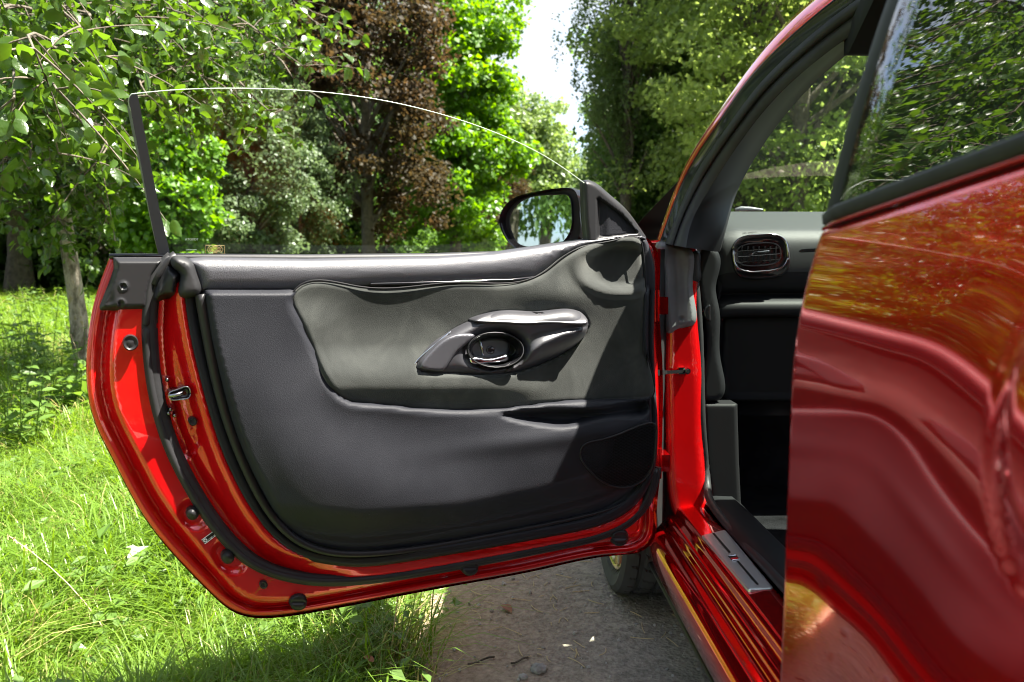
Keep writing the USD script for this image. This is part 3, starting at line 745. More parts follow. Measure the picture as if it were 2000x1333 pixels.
def door_back(V, W, b): return V + DN * (b - W)


def inside(pg, x, y, soft):
    """0 outside a traced outline, rising to 1 'soft' pixels inside it."""
    p = shapely.points(np.c_[x, y]); d = shapely.distance(pg.boundary, p)
    return np.where(shapely.contains_xy(pg, x, y), ss(0, soft, d), 0.0)


def sdist(pg, x, y):
    p = shapely.points(np.c_[x, y]); d = shapely.distance(pg.boundary, p)
    return np.where(shapely.contains_xy(pg, x, y), -d, d)


# --- traced outlines (2000 px wide photograph)
SKIN = spline([(214, 503), (203, 532), (189, 572), (177, 622), (170, 680), (169, 740), (176, 792), (191, 838), (213, 882), (240, 935), (276, 1000), (322, 1062), (375, 1120), (418, 1163), (452, 1190), (488, 1202), (530, 1203), (600, 1194), (750, 1166), (900, 1138), (1050, 1110), (1200, 1082), (1258, 1068), (1272, 1050), (1277, 1000), (1283, 930), (1286, 850), (1284, 700), (1280, 560), (1274, 485), (1258, 464)], 160)
SKIN = np.vstack([SKIN, [(1200, 470), (1130, 480), (1050, 492), (960, 503), (600, 510), (330, 506)]])
TRIM = np.vstack([spline([(352, 540), (358, 600), (372, 680), (392, 760), (418, 850), (450, 930), (490, 1002), (530, 1052), (580, 1087), (640, 1103), (700, 1108), (800, 1097), (950, 1072), (1100, 1044), (1200, 1016), (1248, 980), (1275, 930), (1284, 880), (1282, 780), (1278, 600), (1274, 500), (1262, 466)], 120), [(1200, 473), (1130, 484), (1060, 500), (960, 512), (600, 518), (380, 514), (360, 520)]])
SUEDE = spline([(566, 588), (578, 564), (700, 560), (900, 552), (1036, 545), (1068, 528), (1100, 502), (1140, 482), (1200, 470), (1248, 467), (1257, 500), (1262, 600), (1266, 700), (1270, 780), (1240, 786), (1100, 790), (1000, 801), (900, 806), (800, 802), (730, 795), (672, 786), (645, 760), (622, 715), (596, 655), (575, 612)], 140, closed=True)
PAD = np.array([(360, 512), (372, 505), (400, 503), (600, 506), (850, 502), (960, 495), (1050, 482), (1130, 470), (1200, 462), (1255, 459), (1264, 468), (1200, 470), (1140, 482), (1100, 504), (1070, 530), (1042, 548), (900, 556), (750, 561), (560, 570), (390, 571), (384, 545), (374, 525)], float)
ARM = spline([(812, 722), (832, 690), (880, 650), (925, 626), (962, 611), (1050, 608), (1138, 613), (1148, 626), (1146, 648), (1122, 680), (1080, 706), (1022, 728), (950, 736), (870, 733), (825, 730)], 90, closed=True)
ARMTOP = spline([(927, 627), (962, 611), (1050, 608), (1138, 613), (1149, 628), (1090, 633), (1030, 635), (970, 632)], 60, closed=True)
BOWL = np.array([(968 + 54 * math.cos(a) + 6 * math.sin(a), 684 + 34 * math.sin(a) - 3 * math.cos(a)) for a in np.linspace(0, 2 * math.pi, 48, endpoint=False)])
POCKET = spline([(975, 812), (1090, 796), (1200, 791), (1272, 789), (1272, 800), (1200, 818), (1110, 836), (1060, 834)], 60, closed=True)
SPEAK = spline([(1133, 885), (1138, 872), (1165, 861), (1210, 848), (1258, 829), (1278, 828), (1282, 850), (1279, 890), (1268, 925), (1240, 948), (1205, 952), (1172, 938), (1148, 915)], 70, closed=True)
COVER = np.array([(221, 503), (325, 503), (320, 516), (303, 540), (294, 575), (290, 606), (240, 607), (196, 607), (194, 600), (205, 572), (216, 545), (222, 525)], float)
TRIMP, SUEDEP, POCKP, COVERP = Polygon(TRIM).buffer(0), Polygon(SUEDE).buffer(0), Polygon(POCKET).buffer(0), Polygon(COVER).buffer(0)
SEALPX = spline([(338, 503), (318, 522), (303, 545), (295, 580), (291, 630), (294, 700), (307, 785), (332, 868), (375, 955), (432, 1040), (495, 1098), (560, 1124), (640, 1134), (720, 1130), (900, 1102), (1100, 1063), (1195, 1037), (1246, 1003), (1270, 960), (1279, 915)], 140)
SEALL = LineString(SEALPX)
DISH = [((377, 1005), 30, 26), ((447, 1088), 36, 28), ((372, 868), 14, 30)]


def shell_w(x, y, d):
    k = 0.55 + 0.45 * ss(560, 330, x)                   # the lip is broad at the rear edge, narrow along the bottom
    q = d / k
    w = -0.012 + 0.004 * ss(0, 6, q) - 0.014 * ss(20, 26, q) + 0.034 * ss(30, 50, q)
    ds = shapely.distance(SEALL, shapely.points(np.c_[x, y]))
    st = sdist(TRIMP, x, y)
    inner = ss(4, -10, sdist(SEALP, x, y))
    w = w - 0.016 * inner * ss(22, 8, np.abs(ds - 22)) + 0.026 * inner * ss(34, 4, st) - 0.11 * ss(-6, -26, st)
    for (cx, cy), rx, ry in DISH:
        e = np.sqrt(((x - cx) * 0.82 + (y - cy) * 0.57) ** 2 / rx ** 2 + (-(x - cx) * 0.57 + (y - cy) * 0.82) ** 2 / ry ** 2)
        w = w - 0.006 * ss(1.15, 0.82, e)
    return w


SEALP = Polygon(np.vstack([SEALPX, [(1279, 480), (338, 480)]])).buffer(0)
BACK = door_back
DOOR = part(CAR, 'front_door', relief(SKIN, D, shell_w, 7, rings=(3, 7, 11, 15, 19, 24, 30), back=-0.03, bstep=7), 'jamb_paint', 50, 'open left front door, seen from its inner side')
outer = relief(SKIN, D, lambda x, y, d: -0.036 - 0.045 * (1 - np.exp(-d / 40)) - 0.02 * gauss(x, y, 700, 700, 400, 120), 16, rings=(4, 10), back=-0.025)
part(DOOR, 'outer_skin', outer, 'red_paint', 60)

# rubber weatherstrip around the door: a broad bulb and a narrow lip
sp = np.array([D(x, y, 0.011) for x, y in SEALPX])
nin = np.array([D(x + 12, y - 4, 0.006) for x, y in SEALPX])
part(DOOR, 'weatherstrip', cat(tube(sp, 0.0115, 12, normal=DN, flat=0.7), tube(np.array([D(x, y, 0.016) for x, y in SEALPX]) + DU * 0.004, 0.0062, 10)), 'black_rubber', True)
part(DOOR, 'weatherstrip_lip', tube((sp + nin) / 2 - DN * 0.002, 0.009, 10), 'black_rubber', True)


def trim_w(x, y, d):
    k = 1.0 - 0.72 * ss(1120, 1265, x) * ss(1000, 900, y) - 0.15 * ss(950, 1040, y)
    q = d / np.maximum(k, 0.2)
    top = ss(560, 575, y)
    w = 0.026 + 0.012 * ss(0, 6, q) + top * (-0.012 * ss(22, 29, q) * ss(48, 33, q) + 0.028 * ss(32, 56, q))
    cr = below(x, [(430, 985), (540, 985), (700, 1000), (900, 985), (1050, 955), (1280, 890)])
    belly = 0.020 * np.exp(-0.5 * ((y - cr + 60) / 85) ** 2) * ss(0, 110, d) * ss(430, 640, x)
    w = w + belly - 0.026 * ss(cr - 6, cr + 52, y) * ss(30, 60, q)
    sd = sdist(SUEDEP, x, y)
    w = w + 0.010 * np.exp(-np.maximum(sd, 0) / 26) * ss(680, 790, y) * ss(1000, 760, x) - 0.004 * ss(6, -2, sd)
    w = w + 0.014 * gauss(x, y, 620, 850, 150, 80, 0.5) - 0.012 * gauss(x, y, 850, 900, 170, 60, 0.18)
    w = w - 0.055 * ss(-4, -14, sd)
    w = w - 0.034 * inside(POCKP, x, y, 16) + 0.006 * gauss(x, y, 1130, 850, 160, 14, -0.12)
    return w


part(DOOR, 'lower_trim', relief(TRIM, D, trim_w, 6.5, rings=(3, 6, 10, 14, 19, 25, 32, 40, 50), back=-0.005, bstep=6), 'trim_plastic', 60)


ARMP = Polygon(ARM)


def suede_w(x, y, d):
    w = 0.052 + 0.010 * ss(0, 9, d)
    sc = gauss(x, y, 800, 640, 175, 62)
    w = w - 0.018 * sc + 0.020 * ss(672, 742, y) * ss(1120, 960, x) + 0.012 * ss(700, 590, x) * ss(575, 640, y)
    w = w - 0.020 * ss(752, 800, y) * ss(1120, 960, x)
    w = w - 0.035 * ss(-2, -9, sdist(ARMP, x, y))
    e = np.sqrt(((x - 1214) / 74) ** 2 + ((y - 520) / 46) ** 2)
    w = w - 0.024 * ss(1.08, 0.72, e) + 0.006 * np.exp(-((e - 1.2) / 0.16) ** 2)
    w = w - 0.012 * gauss(x, y, 1190, 700, 60, 60) + 0.012 * gauss(x, y, 1090, 575, 60, 25)
    return w


part(DOOR, 'suede_insert', relief(SUEDE, D, suede_w, 6.5, rings=(3, 6, 10, 15), back=0.03, bstep=6, holes=[BOWL]), 'suede', 60)
part(DOOR, 'insert_piping', tube(np.array([D(x, y, 0.056) for x, y in SUEDE]), 0.0016, 6, closed=True), 'matt_black', True)
part(DOOR, 'upper_trim', relief(PAD, D, lambda x, y, d: 0.034 + 0.020 * np.sqrt(np.clip(1 - (1 - np.minimum(d / 30, 1)) ** 2, 0, 1)), 6, rings=(1.5, 4, 8, 13, 19, 25), back=-0.01, bstep=6), 'pad_plastic', 60)
part(DOOR, 'trim_edge_strip', tube(np.array([D(x, y, 0.0) + DN * 0.0 for x, y in [(332, 506), (420, 506), (600, 507), (850, 504), (985, 499), (1060, 490), (1130, 478)]]), 0.009, 8), 'black_rubber', True)
capo = spline([(336, 503), (362, 503), (378, 512), (387, 535), (393, 572), (372, 582), (352, 580), (349, 556), (352, 536), (338, 522)], 60, closed=True)
part(DOOR, 'trim_end_cap', relief(capo, D, lambda x, y, d: 0.036 + 0.024 * np.sqrt(np.clip(1 - (1 - np.minimum(d / 16, 1)) ** 2, 0, 1)), 5, rings=(1.5, 4, 8, 12), back=-0.01), 'black_rubber', 60)
boot = spline([(302, 590), (301, 560), (312, 538), (330, 514), (340, 524), (356, 534), (351, 556), (345, 580), (325, 584)], 50, closed=True)
part(DOOR, 'corner_boot', relief(boot, D, lambda x, y, d: 0.012 + 0.03 * ss(0, 12, d) + 0.012 * gauss(x, y, 342, 545, 9, 20), 5, rings=(2, 5, 9), back=-0.01), 'satin_black', 60)
# long dark groove between trim and the bead in front of it
gp = np.array([D(x, y, 0.045 - 0.012 * float(ss(700, 900, x))) for x, y in spline([(392, 575), (405, 650), (430, 770), (458, 860), (492, 940), (532, 1008), (582, 1056), (640, 1078), (710, 1082), (850, 1066), (1000, 1038), (1150, 1006), (1235, 968), (1262, 925)], 100)])
part(DOOR, 'trim_bead', tube(gp, np.r_[np.linspace(0.010, 0.006, 55), np.linspace(0.006, 0.003, 45)], 10), 'satin_black', True)
gap = np.array([D(x, y, 0.050) for x, y in [(724, 556), (860, 552), (1000, 547), (1050, 541)]])
part(DOOR, 'trim_gap', tube(gap, 0.003, 6), 'gloss_black', True)

# cover plate at the top rear corner
dimp = [(241, 560), (236, 594)]


def cover_w(x, y, d):
    w = 0.010 + 0.014 * ss(0, 10, d) - 0.012 * ss(226, 208, x) * ss(0, 30, d)
    for cx, cy in dimp:
        r = np.hypot(x - cx, y - cy); w = w + 0.002 * np.exp(-((r - 8) / 2.5) ** 2) - 0.002 * ss(7, 3, r)
    return w


part(DOOR, 'corner_cover', relief(COVER, D, cover_w, 3.2, rings=(1.5, 4, 8), back=-0.02), 'grey_rubber' if False else 'satin_black', 50)
part(DOOR, 'belt_moulding', cat(tube(np.array([D(214, 501, -0.01), D(260, 500, -0.004), D(332, 501, 0.0)]), 0.0045, 8)), 'gloss_black', True)
part(DOOR, 'corner_seal', tube(np.array([D(x, y, 0.014) for x, y in [(345, 500), (330, 510), (312, 532), (300, 556)]]), 0.0095, 10), 'satin_black', True)

# armrest with grab handle
PADC = Polygon(ARM)


def arm_w(x, y, d):
    yr = below(x, [(812, 728), (950, 733), (1010, 706), (1060, 670), (1100, 652), (1150, 640)])
    crest = 0.076 + 0.020 * ss(840, 1090, x)
    w = 0.060 + (crest - 0.060) * (1 - np.exp(-d / 7))
    t = np.clip((y - 634) / np.maximum(yr - 634, 6), 0, 1)
    w = w - 0.008 * np.sin(np.pi * t) * ss(930, 1000, x)          # hollow that runs into the handle cup
    w = w - 0.032 * ss(0, 46, y - yr) * ss(930, 1000, x)          # underside falling back to the door
    return w


part(DOOR, 'armrest', relief(ARM, D, arm_w, 3.6, rings=(1.2, 3, 5.5, 9, 13), back=0.025, holes=[BOWL], bstep=3.6), 'arm_grey', 60)
part(DOOR, 'armrest_top', relief(ARMTOP, D, lambda x, y, d: arm_w(x, y, np.full_like(x, 20.0)) * 0 + 0.062 + (0.016 + 0.020 * ss(840, 1090, x)) * ss(604, 633, y) - 0.003 * ss(3, 0, d), 4, rings=(1, 2.5, 4.5), back=0.03), 'arm_grey', 60)
part(DOOR, 'armrest_outline', tube(np.array([D(x, y, 0.064) for x, y in spline([(880, 648), (832, 688), (810, 722), (825, 732), (870, 735), (950, 738), (1022, 730)], 50)]), 0.0013, 6), 'chrome', True)
part(DOOR, 'window_switch', relief(np.array([(1042, 609.5), (1080, 610), (1084, 614), (1050, 614.5)], float), D, lambda x, y, d: 0.068 + 0.014 * ss(607, 616, y) + 0.003 * ss(0, 2, d), 1.5, back=0.05), 'gloss_black', 50)
silv = spline([(822, 719), (838, 690), (880, 657), (905, 652), (926, 654), (892, 690), (863, 725), (840, 724)], 50, closed=True)
part(DOOR, 'armrest_inlay', relief(silv, D, lambda x, y, d: arm_w(x, y, np.full_like(x, 30.0)) + 0.001 + 0.003 * ss(0, 4, d), 4, rings=(1.5, 3.5), back=0.05), 'silver_plastic', 60)
part(DOOR, 'handle_bowl', relief(np.array(BOWL) * 1.0, D, lambda x, y, d: arm_w(x, y, np.full_like(x, 25.0)) * (1 - ss(0, 16, d)) + 0.048 * ss(0, 16, d), 2.6, rings=(1.2, 3, 5, 8, 11)), 'gloss_black', 60)
part(DOOR, 'handle_bowl_rim', tube(np.array([D(x, y, float(arm_w(np.array([x]), np.array([y]), np.array([25.0]))[0]) + 0.001) for x, y in BOWL]), 0.0014, 6, closed=True), 'satin_black', True)
hp = spline([(917, 668), (935, 664), (980, 661), (993, 668), (994, 690), (985, 700), (930, 704), (916, 700)], 40, closed=True)
part(DOOR, 'handle_plate', relief(hp, D, lambda x, y, d: 0.056 + 0.006 * ss(0, 4, d), 2.5, rings=(1.2, 3), back=0.044), 'matt_grey', 50)
part(DOOR, 'handle_pivot', tube(np.array([D(937, 666, 0.064), D(941, 680, 0.067), D(944, 694, 0.066)]), 0.0022, 8), 'dark_chrome', True)
part(DOOR, 'lock_button', relief(np.array([(958 + 8 * math.cos(a), 684 + 8 * math.sin(a)) for a in np.linspace(0, 6.283, 16, endpoint=False)]), D, lambda x, y, d: 0.063 + 0.002 * ss(0, 2, d), 2.5, rings=(1,), back=0.04), 'gloss_black', 50)
lev = spline([(914, 700), (922, 695), (960, 697), (996, 694), (996, 702), (985, 709), (950, 713), (922, 714), (915, 709)], 40, closed=True)
part(DOOR, 'release_lever', relief(lev, D, lambda x, y, d: 0.064 + 0.016 * np.sqrt(np.clip(1 - (1 - np.minimum(d / 8, 1)) ** 2, 0, 1)), 2.2, rings=(0.8, 2, 3.5, 5.5), back=0.045), 'chrome', 60)

# loudspeaker grille: dark cone behind a fine crossed lattice
part(DOOR, 'speaker_grille', relief(SPEAK, D, lambda x, y, d: trim_w(x, y, np.full_like(x, 60.0)) + 0.010 - 0.004 * ss(0, 5, d), 6, rings=(2, 5), back=0.02), 'matt_black', 60)
SPP = Polygon(SPEAK).buffer(-3)
lat = []
for fam in (0, 1):
    for c in np.arange(-400, 400, 5.2):
        a = math.radians(28 if fam == 0 else -32); dx, dy = math.cos(a), math.sin(a)
        ln = LineString([(1208 - dx * 300 - dy * c, 892 - dy * 300 + dx * c), (1208 + dx * 300 - dy * c, 892 + dy * 300 + dx * c)]).intersection(SPP)
        for g in (ln.geoms if hasattr(ln, 'geoms') else [ln]):
            if g.length > 8:
                q = poly_rs(np.array(g.coords), 14, closed=False)
                lat.append(tube(np.array([D(x, y, float(trim_w(np.array([x]), np.array([y]), np.array([60.0]))[0]) + 0.0085) for x, y in q]), 0.0008, 4))
part(DOOR, 'speaker_mesh', cat(*lat), 'matt_black', True, kind='stuff')
part(DOOR, 'speaker_rim', tube(np.array([D(x, y, float(trim_w(np.array([x]), np.array([y]), np.array([60.0]))[0]) + 0.009) for x, y in SPEAK]), 0.0018, 6, closed=True), 'satin_black', True)


def disc(cx, cy, r, w, mat, name, dome=0.004, ring=False, label=None):
    o = np.array([(cx + r * math.cos(a), cy + r * math.sin(a)) for a in np.linspace(0, 6.2832, 28, endpoint=False)])
    f = (lambda x, y, d: w + 0.012 + dome * (1 - (1 - np.minimum(d / r, 1)) ** 2)) if not ring else (lambda x, y, d: w + 0.012 + dome * ss(0, 2, d) - dome * 0.6 * ss(3, 5, d) + dome * 0.5 * ss(r * 0.62, r * 0.68, d) - dome * 0.5 * ss(r * 0.8, r * 0.9, d))
    return part(DOOR, name, relief(o, D, f, max(1.5, r / 4), rings=(r * 0.12, r * 0.3, r * 0.5), back=w - 0.012), mat, 50, label)


disc(255, 670, 15.5, 0.012, 'satin_black', 'rubber_plug', 0.004, True)
disc(376, 1004, 12.5, 0.006, 'satin_black', 'bump_stop', 0.010)
disc(445, 1089, 13, 0.006, 'satin_black', 'bump_stop', 0.010)
disc(377, 824, 8.5, 0.016, 'satin_black', 'grommet', 0.003, True)
disc(515, 1143, 8, 0.006, 'satin_black', 'grommet', 0.003, True)
for cx, cy in [(327, 742), (333, 800), (341, 812), (329, 808)]:
    disc(cx, cy, 4.5, 0.004, 'dark_chrome', 'latch_screw', 0.004)
for (cx, cy) in [(583, 1176), (918, 1108), (1211, 1050)]:
    o = spline([(cx - 16, cy - 8), (cx - 10, cy - 13), (cx + 12, cy - 13), (cx + 16, cy - 6), (cx + 12, cy + 12), (cx - 11, cy + 14)], 30, closed=True)
    part(DOOR, 'seal_clip', relief(o, D, lambda x, y, d: 0.014 + 0.007 * ss(0, 4, d) - 0.004 * ss(cy - 2, cy + 1, y) * ss(cy + 5, cy + 2, y), 3, rings=(1.5, 3.5), back=-0.02), 'satin_black', 50)
# latch in the rear face
lo = spline([(330, 770), (345, 762), (368, 757), (372, 766), (370, 776), (350, 781), (333, 780)], 40, closed=True)
part(DOOR, 'latch_opening', relief(lo, D, lambda x, y, d: 0.040 - 0.006 * ss(0, 5, d), 3, rings=(1.2, 3), back=0.0), 'gloss_black', 60)
part(DOOR, 'latch_rim', tube(np.array([D(x, y, 0.041) for x, y in lo]), 0.0012, 6, closed=True), 'dark_chrome', True)
part(DOOR, 'latch_claw', tube(np.array([D(331, 774, 0.042), D(343, 772, 0.046), D(356, 767, 0.043)]), 0.0032, 8), 'dark_chrome', True)
# printed identity label
lc = np.array([(394, 1055), (424, 1033), (430, 1040), (400, 1063)], float)
part(DOOR, 'identity_label', relief(lc, D, lambda x, y, d: 0.0140, 6), 'label_black', False)
part(DOOR, 'label_border', tube(np.array([D(x, y, 0.0143) for x, y in lc]), 0.0005, 4, closed=True), 'white_print', False)


def text_on(parent, name, s, p0, right, up, h, mat, bold=False, depth=0.0004):
    m = meshkit.text_mesh(s, h, depth, bold); v, f = arr(m)
    right = right / np.linalg.norm(right); nn = np.cross(right, up); nn /= np.linalg.norm(nn); up = np.cross(nn, right)
    part(parent, name, (p0 + v[:, :1] * right + v[:, 1:2] * up + v[:, 2:] * nn, f), mat, False)


a, b, c_ = D(407, 1056, 0.0142), D(427, 1041.5, 0.0142), D(394, 1055, 0.0142)
text_on(DOOR, 'label_lettering', 'JTNF-4E38N021', a, b - a, np.array([0, 0, 1.0]), 0.0023, 'white_print', False)
part(DOOR, 'label_emblem', tube(np.array([D(401 + 3.6 * math.cos(t), 1056 + 3.2 * math.sin(t), 0.0142) for t in np.linspace(0, 6.283, 20, endpoint=False)]), 0.0006, 5, closed=True), 'white_print', True)
part(DOOR, 'label_emblem', tube(np.array([D(401 + 1.6 * math.cos(t), 1056 + 3.0 * math.sin(t), 0.0142) for t in np.linspace(0, 6.283, 16, endpoint=False)]), 0.0005, 5, closed=True), 'white_print', True)

# --- frameless window glass, leaning in a little towards its top
TOP = spline([(257, 184), (330, 177), (450, 173), (600, 178), (750, 197), (870, 226), (1000, 273), (1080, 315), (1141, 358)], 70)
REAR = spline([(330, 505), (311, 470), (298, 420), (279, 320), (260, 225), (252, 192), (257, 184)], 40)


def lean(y): return -0.004 + 0.085 * (505 - np.asarray(y, float)) / 320


GL = np.vstack([REAR[:-1], TOP, [(1141, 420), (1142, 480), (1000, 500), (700, 508)]])
part(DOOR, 'window_glass', relief(GL, D, lambda x, y, d: lean(y), 26), 'door_glass', True)
part(DOOR, 'window_glass_edge', tube(np.array([D(x, y, lean(y)) for x, y in np.vstack([REAR[4:], TOP[1:]])]), 0.00075, 6), 'glass_edge', True)
STR = np.vstack([REAR[::-1], [(314, 505)]]); STR = np.vstack([[(254, 188), (259, 184.5), (268, 184), (272, 200), (281, 250), (296, 330), (314, 420), (329, 480), (334, 506)], [(312, 506), (303, 470), (294, 425), (276, 325), (259, 235), (252, 195)]])
part(DOOR, 'window_rear_strip', relief(np.array(STR, float), D, lambda x, y, d: lean(y) + 0.0035, 8, back=-0.002), 'arm_grey', 50)
# gold alarm print and faint etched marks at the foot of the glass
fr = [(401, 503), (402, 479.5), (438, 480), (439, 503)]
part(DOOR, 'alarm_sticker_frame', tube(np.array([D(x, y, lean(y) + 0.0015) for x, y in fr]), 0.0006, 4), 'gold_print', False)
for r0 in (2.0, 4.4, 6.6):
    part(DOOR, 'alarm_sticker_wave', tube(np.array([D(420 + r0 * 1.15 * math.cos(t), 487.5 + r0 * 0.95 * math.sin(t), lean(487) + 0.0015) for t in np.linspace(0, 6.283, 20, endpoint=False)]), 0.0006, 4, closed=True), 'gold_print', True)
for sg in (-1, 1):
    for r0 in (8.5, 11.0, 14.5):
        part(DOOR, 'alarm_sticker_wave', tube(np.array([D(420 + sg * r0 * math.cos(t), 488 + r0 * 0.62 * math.sin(t), lean(488) + 0.0015) for t in np.linspace(-0.75, 0.75, 9)]), 0.0006, 4), 'gold_print', True)
a, b = D(410.5, 499.5, lean(499) + 0.0018), D(430, 499.8, lean(499) + 0.0018)
text_on(DOOR, 'alarm_sticker_lettering', 'ATOYOT', a, b - a, np.array([0, 0, 1.0]), 0.0042, 'gold_print', True)
a, b = D(361.5, 470, lean(470) + 0.0015), D(381, 470, lean(470) + 0.0015)
text_on(DOOR, 'etched_lettering', 'ATOYOT', a, b - a, np.array([0, 0, 1.0]), 0.0036, 'grey_print')
for (x0, x1, y) in [(363, 384, 488.5), (352, 360, 495), (363, 376, 495), (378, 388, 495)]:
    part(DOOR, 'etched_line', tube(np.array([D(x0, y, lean(y) + 0.0012), D(x1, y, lean(y) + 0.0012)]), 0.0004, 4), 'grey_print', False)

# --- mirror sail and door mirror
SAIL = np.vstack([spline([(1138, 360), (1142, 352), (1150, 352), (1185, 375), (1220, 406), (1245, 438), (1262, 463)], 40), [(1262, 470), (1200, 474), (1146, 480), (1141, 430)]])
part(DOOR, 'mirror_sail', relief(SAIL, D, lambda x, y, d: 0.02 + 0.022 * np.sqrt(np.clip(1 - (1 - np.minimum(d / 9, 1)) ** 2, 0, 1)) - 0.012 * inside(Polygon([(1166, 384), (1215, 420), (1247, 456), (1166, 466)]), x, y, 3), 3.5, rings=(1.2, 3, 5, 8), back=0.008), 'satin_black', 60)
part(DOOR, 'mirror_sail_panel', relief(np.array([(1169, 386), (1190, 398), (1218, 422), (1238, 444), (1247, 457), (1169, 466)], float), D, lambda x, y, d: 0.033 + 0.003 * ss(0, 3, d) - 0.006 * ss(1190, 1172, x), 4, rings=(1.5, 3), back=0.02), 'trim_plastic', 60)
MN = 0.89 * DU + 0.45 * DN + np.array([0, 0, 0.05]); MN /= np.linalg.norm(MN)
MC = D(1060, 430, -0.13)


def M(px, py, o=0.0): return on_plane(px, py, MC + MN * o, MN)


HOUS = spline([(977, 437), (983, 410), (1003, 389), (1050, 374), (1105, 367), (1124, 370), (1134, 392), (1137, 430), (1132, 468), (1108, 482), (1050, 488), (1010, 487), (993, 472), (983, 455)], 72, closed=True)
GLS = spline([(995, 433), (999, 415), (1024, 390), (1092, 380), (1108, 381), (1117, 412), (1117, 440), (1103, 470), (1086, 482), (1040, 483.5), (1013, 477), (1000, 455)], 60, closed=True)
hc = HOUS.mean(0)
rails = []
for o, s in ((-0.012, 0.93), (0.0, 0.955), (0.006, 0.985), (0.0, 1.0), (-0.02, 1.02), (-0.05, 1.0), (-0.08, 0.90), (-0.105, 0.70), (-0.115, 0.35), (-0.117, 0.02)):
    ring = [M(*(hc + (p - hc)), 0.0) for p in HOUS]
    cen = np.mean(ring, 0)
    ring = np.array([cen + (q - cen) * s + MN * o for q in ring]); rails.append(np.vstack([ring, ring[:1]]))
MH = part(DOOR, 'door_mirror', loft(rails), 'gloss_black', 60, 'black door mirror housing')
fan = np.array([M(x, y, -0.006) for x, y in GLS])
v = np.vstack([fan, fan.mean(0)]); k = np.arange(len(fan))
part(DOOR, 'mirror_surround', (np.vstack([(q := np.array([M(*p, -0.010) for p in HOUS])), q.mean(0)]), np.stack([np.arange(72), np.roll(np.arange(72), -1), np.full(72, 72)], 1)), 'matt_black', False)
part(DOOR, 'mirror_glass', (v, np.stack([k, np.roll(k, -1), np.full(len(k), len(k))], 1)), 'mirror_silver', False)
part(DOOR, 'mirror_glass_edge', tube(fan, 0.0012, 6, closed=True), 'satin_black', True)
ma, mb = D(1128, 474, -0.11), D(1160, 482, -0.03)
part(DOOR, 'mirror_arm', trimesh.convex.convex_hull(np.vstack([box(ma, [0.04, 0.04, 0.03]).vertices, box(mb, [0.04, 0.04, 0.03]).vertices])), 'satin_black', 50)

# ================================================================== body of the car
def Yp(y0):
    return (lambda px, py, w=0.0: AY(px, py, y0 - w)), (lambda V, W, b: V + np.array([0, W - b, 0]))


def panel(name, outline, y0, w, mat, step=5, rings=(1.5, 4, 8), back=-0.03, smooth=60, parent=None, label=None, bstep=None):
    global BACK
    f, BACK = Yp(y0)
    return part(parent or CAR, name, relief(np.asarray(outline, float), f, w, step, rings=rings, back=back, bstep=bstep), mat, smooth, label)


def rnd(h, r): return lambda x, y, d: h * np.sqrt(np.clip(1 - (1 - np.minimum(d / r, 1)) ** 2, 0, 1))


# hinge pillar
HP = spline([(1292, 474), (1355, 478), (1364, 560), (1370, 700), (1374, 850), (1380, 950), (1398, 1020), (1430, 1075), (1396, 1085), (1350, 1052), (1318, 1010), (1304, 960), (1299, 860), (1297, 700), (1292, 590)], 90, closed=True)
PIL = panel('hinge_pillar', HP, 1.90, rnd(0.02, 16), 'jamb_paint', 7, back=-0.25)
COV = spline([(1290, 472), (1318, 476), (1348, 486), (1353, 560), (1353, 636), (1328, 643), (1304, 652), (1301, 620), (1297, 585), (1294, 540)], 70, closed=True)


def covw(x, y, d):
    return 0.022 + 0.012 * ss(0, 8, d) - 0.010 * gauss(x, y, 1322, 560, 9, 60) + 0.008 * gauss(x, y, 1300, 570, 5, 40) - 0.006 * ss(5, 2, np.hypot(x - 1331, y - 622)) + 0.004 * gauss(x, y, 1335, 500, 20, 14)


panel('pillar_cover', COV, 1.90, covw, 'grey_rubber', 3.5, parent=PIL, back=0.0)
panel('cowl_corner', spline([(1281, 505), (1297, 508), (1297, 552), (1284, 553), (1280, 530)], 30, closed=True), 1.89, rnd(0.02, 8), 'grey_rubber', 4)
# check strap and bolt
part(CAR, 'check_strap', loft(np.array([[D(1276, y, 0.0) for y in (722, 736)], [AY(1303, y, 1.86) for y in (724, 731)], [AY(1338, y, 1.872) for y in (722.5, 729)]])), 'matt_black', False)
bt = AY(1342, 725, 1.872)
part(CAR, 'strap_bolt', trimesh.creation.cylinder(0.0075, 0.012, sections=6, transform=trimesh.geometry.align_vectors([0, 0, 1], [0, -1, 0]) @ np.eye(4)).apply_translation(bt), 'chrome', False)
part(CAR, 'strap_bolt_head', trimesh.creation.cylinder(0.0042, 0.018, sections=16, transform=trimesh.geometry.align_vectors([0, 0, 1], [0, -1, 0])).apply_translation(bt), 'satin_black', 40)
part(CAR, 'strap_bracket', box(bt + [-0.012, 0.006, 0], [0.014, 0.008, 0.016]), 'chrome', False)
for (x, y, h) in [(1287, 596, 0.07), (1291, 900, 0.07)]:
    c = on_plane(x, y, (0, 1.83, 0), np.array([0, 1.0, 0]))
    part(CAR, 'door_hinge', cat(box(c, [0.03, 0.05, h * 0.55]), trimesh.creation.cylinder(0.010, h, sections=14).apply_translation(c + [-0.012, -0.02, 0])), 'red_paint', 40)
# dark jamb behind the hinge gap
part(CAR, 'front_jamb', loft(np.array([[(0.398, 1.832, z) for z in (0.30, 0.6, 0.95)], [(0.45, 1.93, z) for z in (0.30, 0.6, 0.95)]])), 'black_rubber', False)

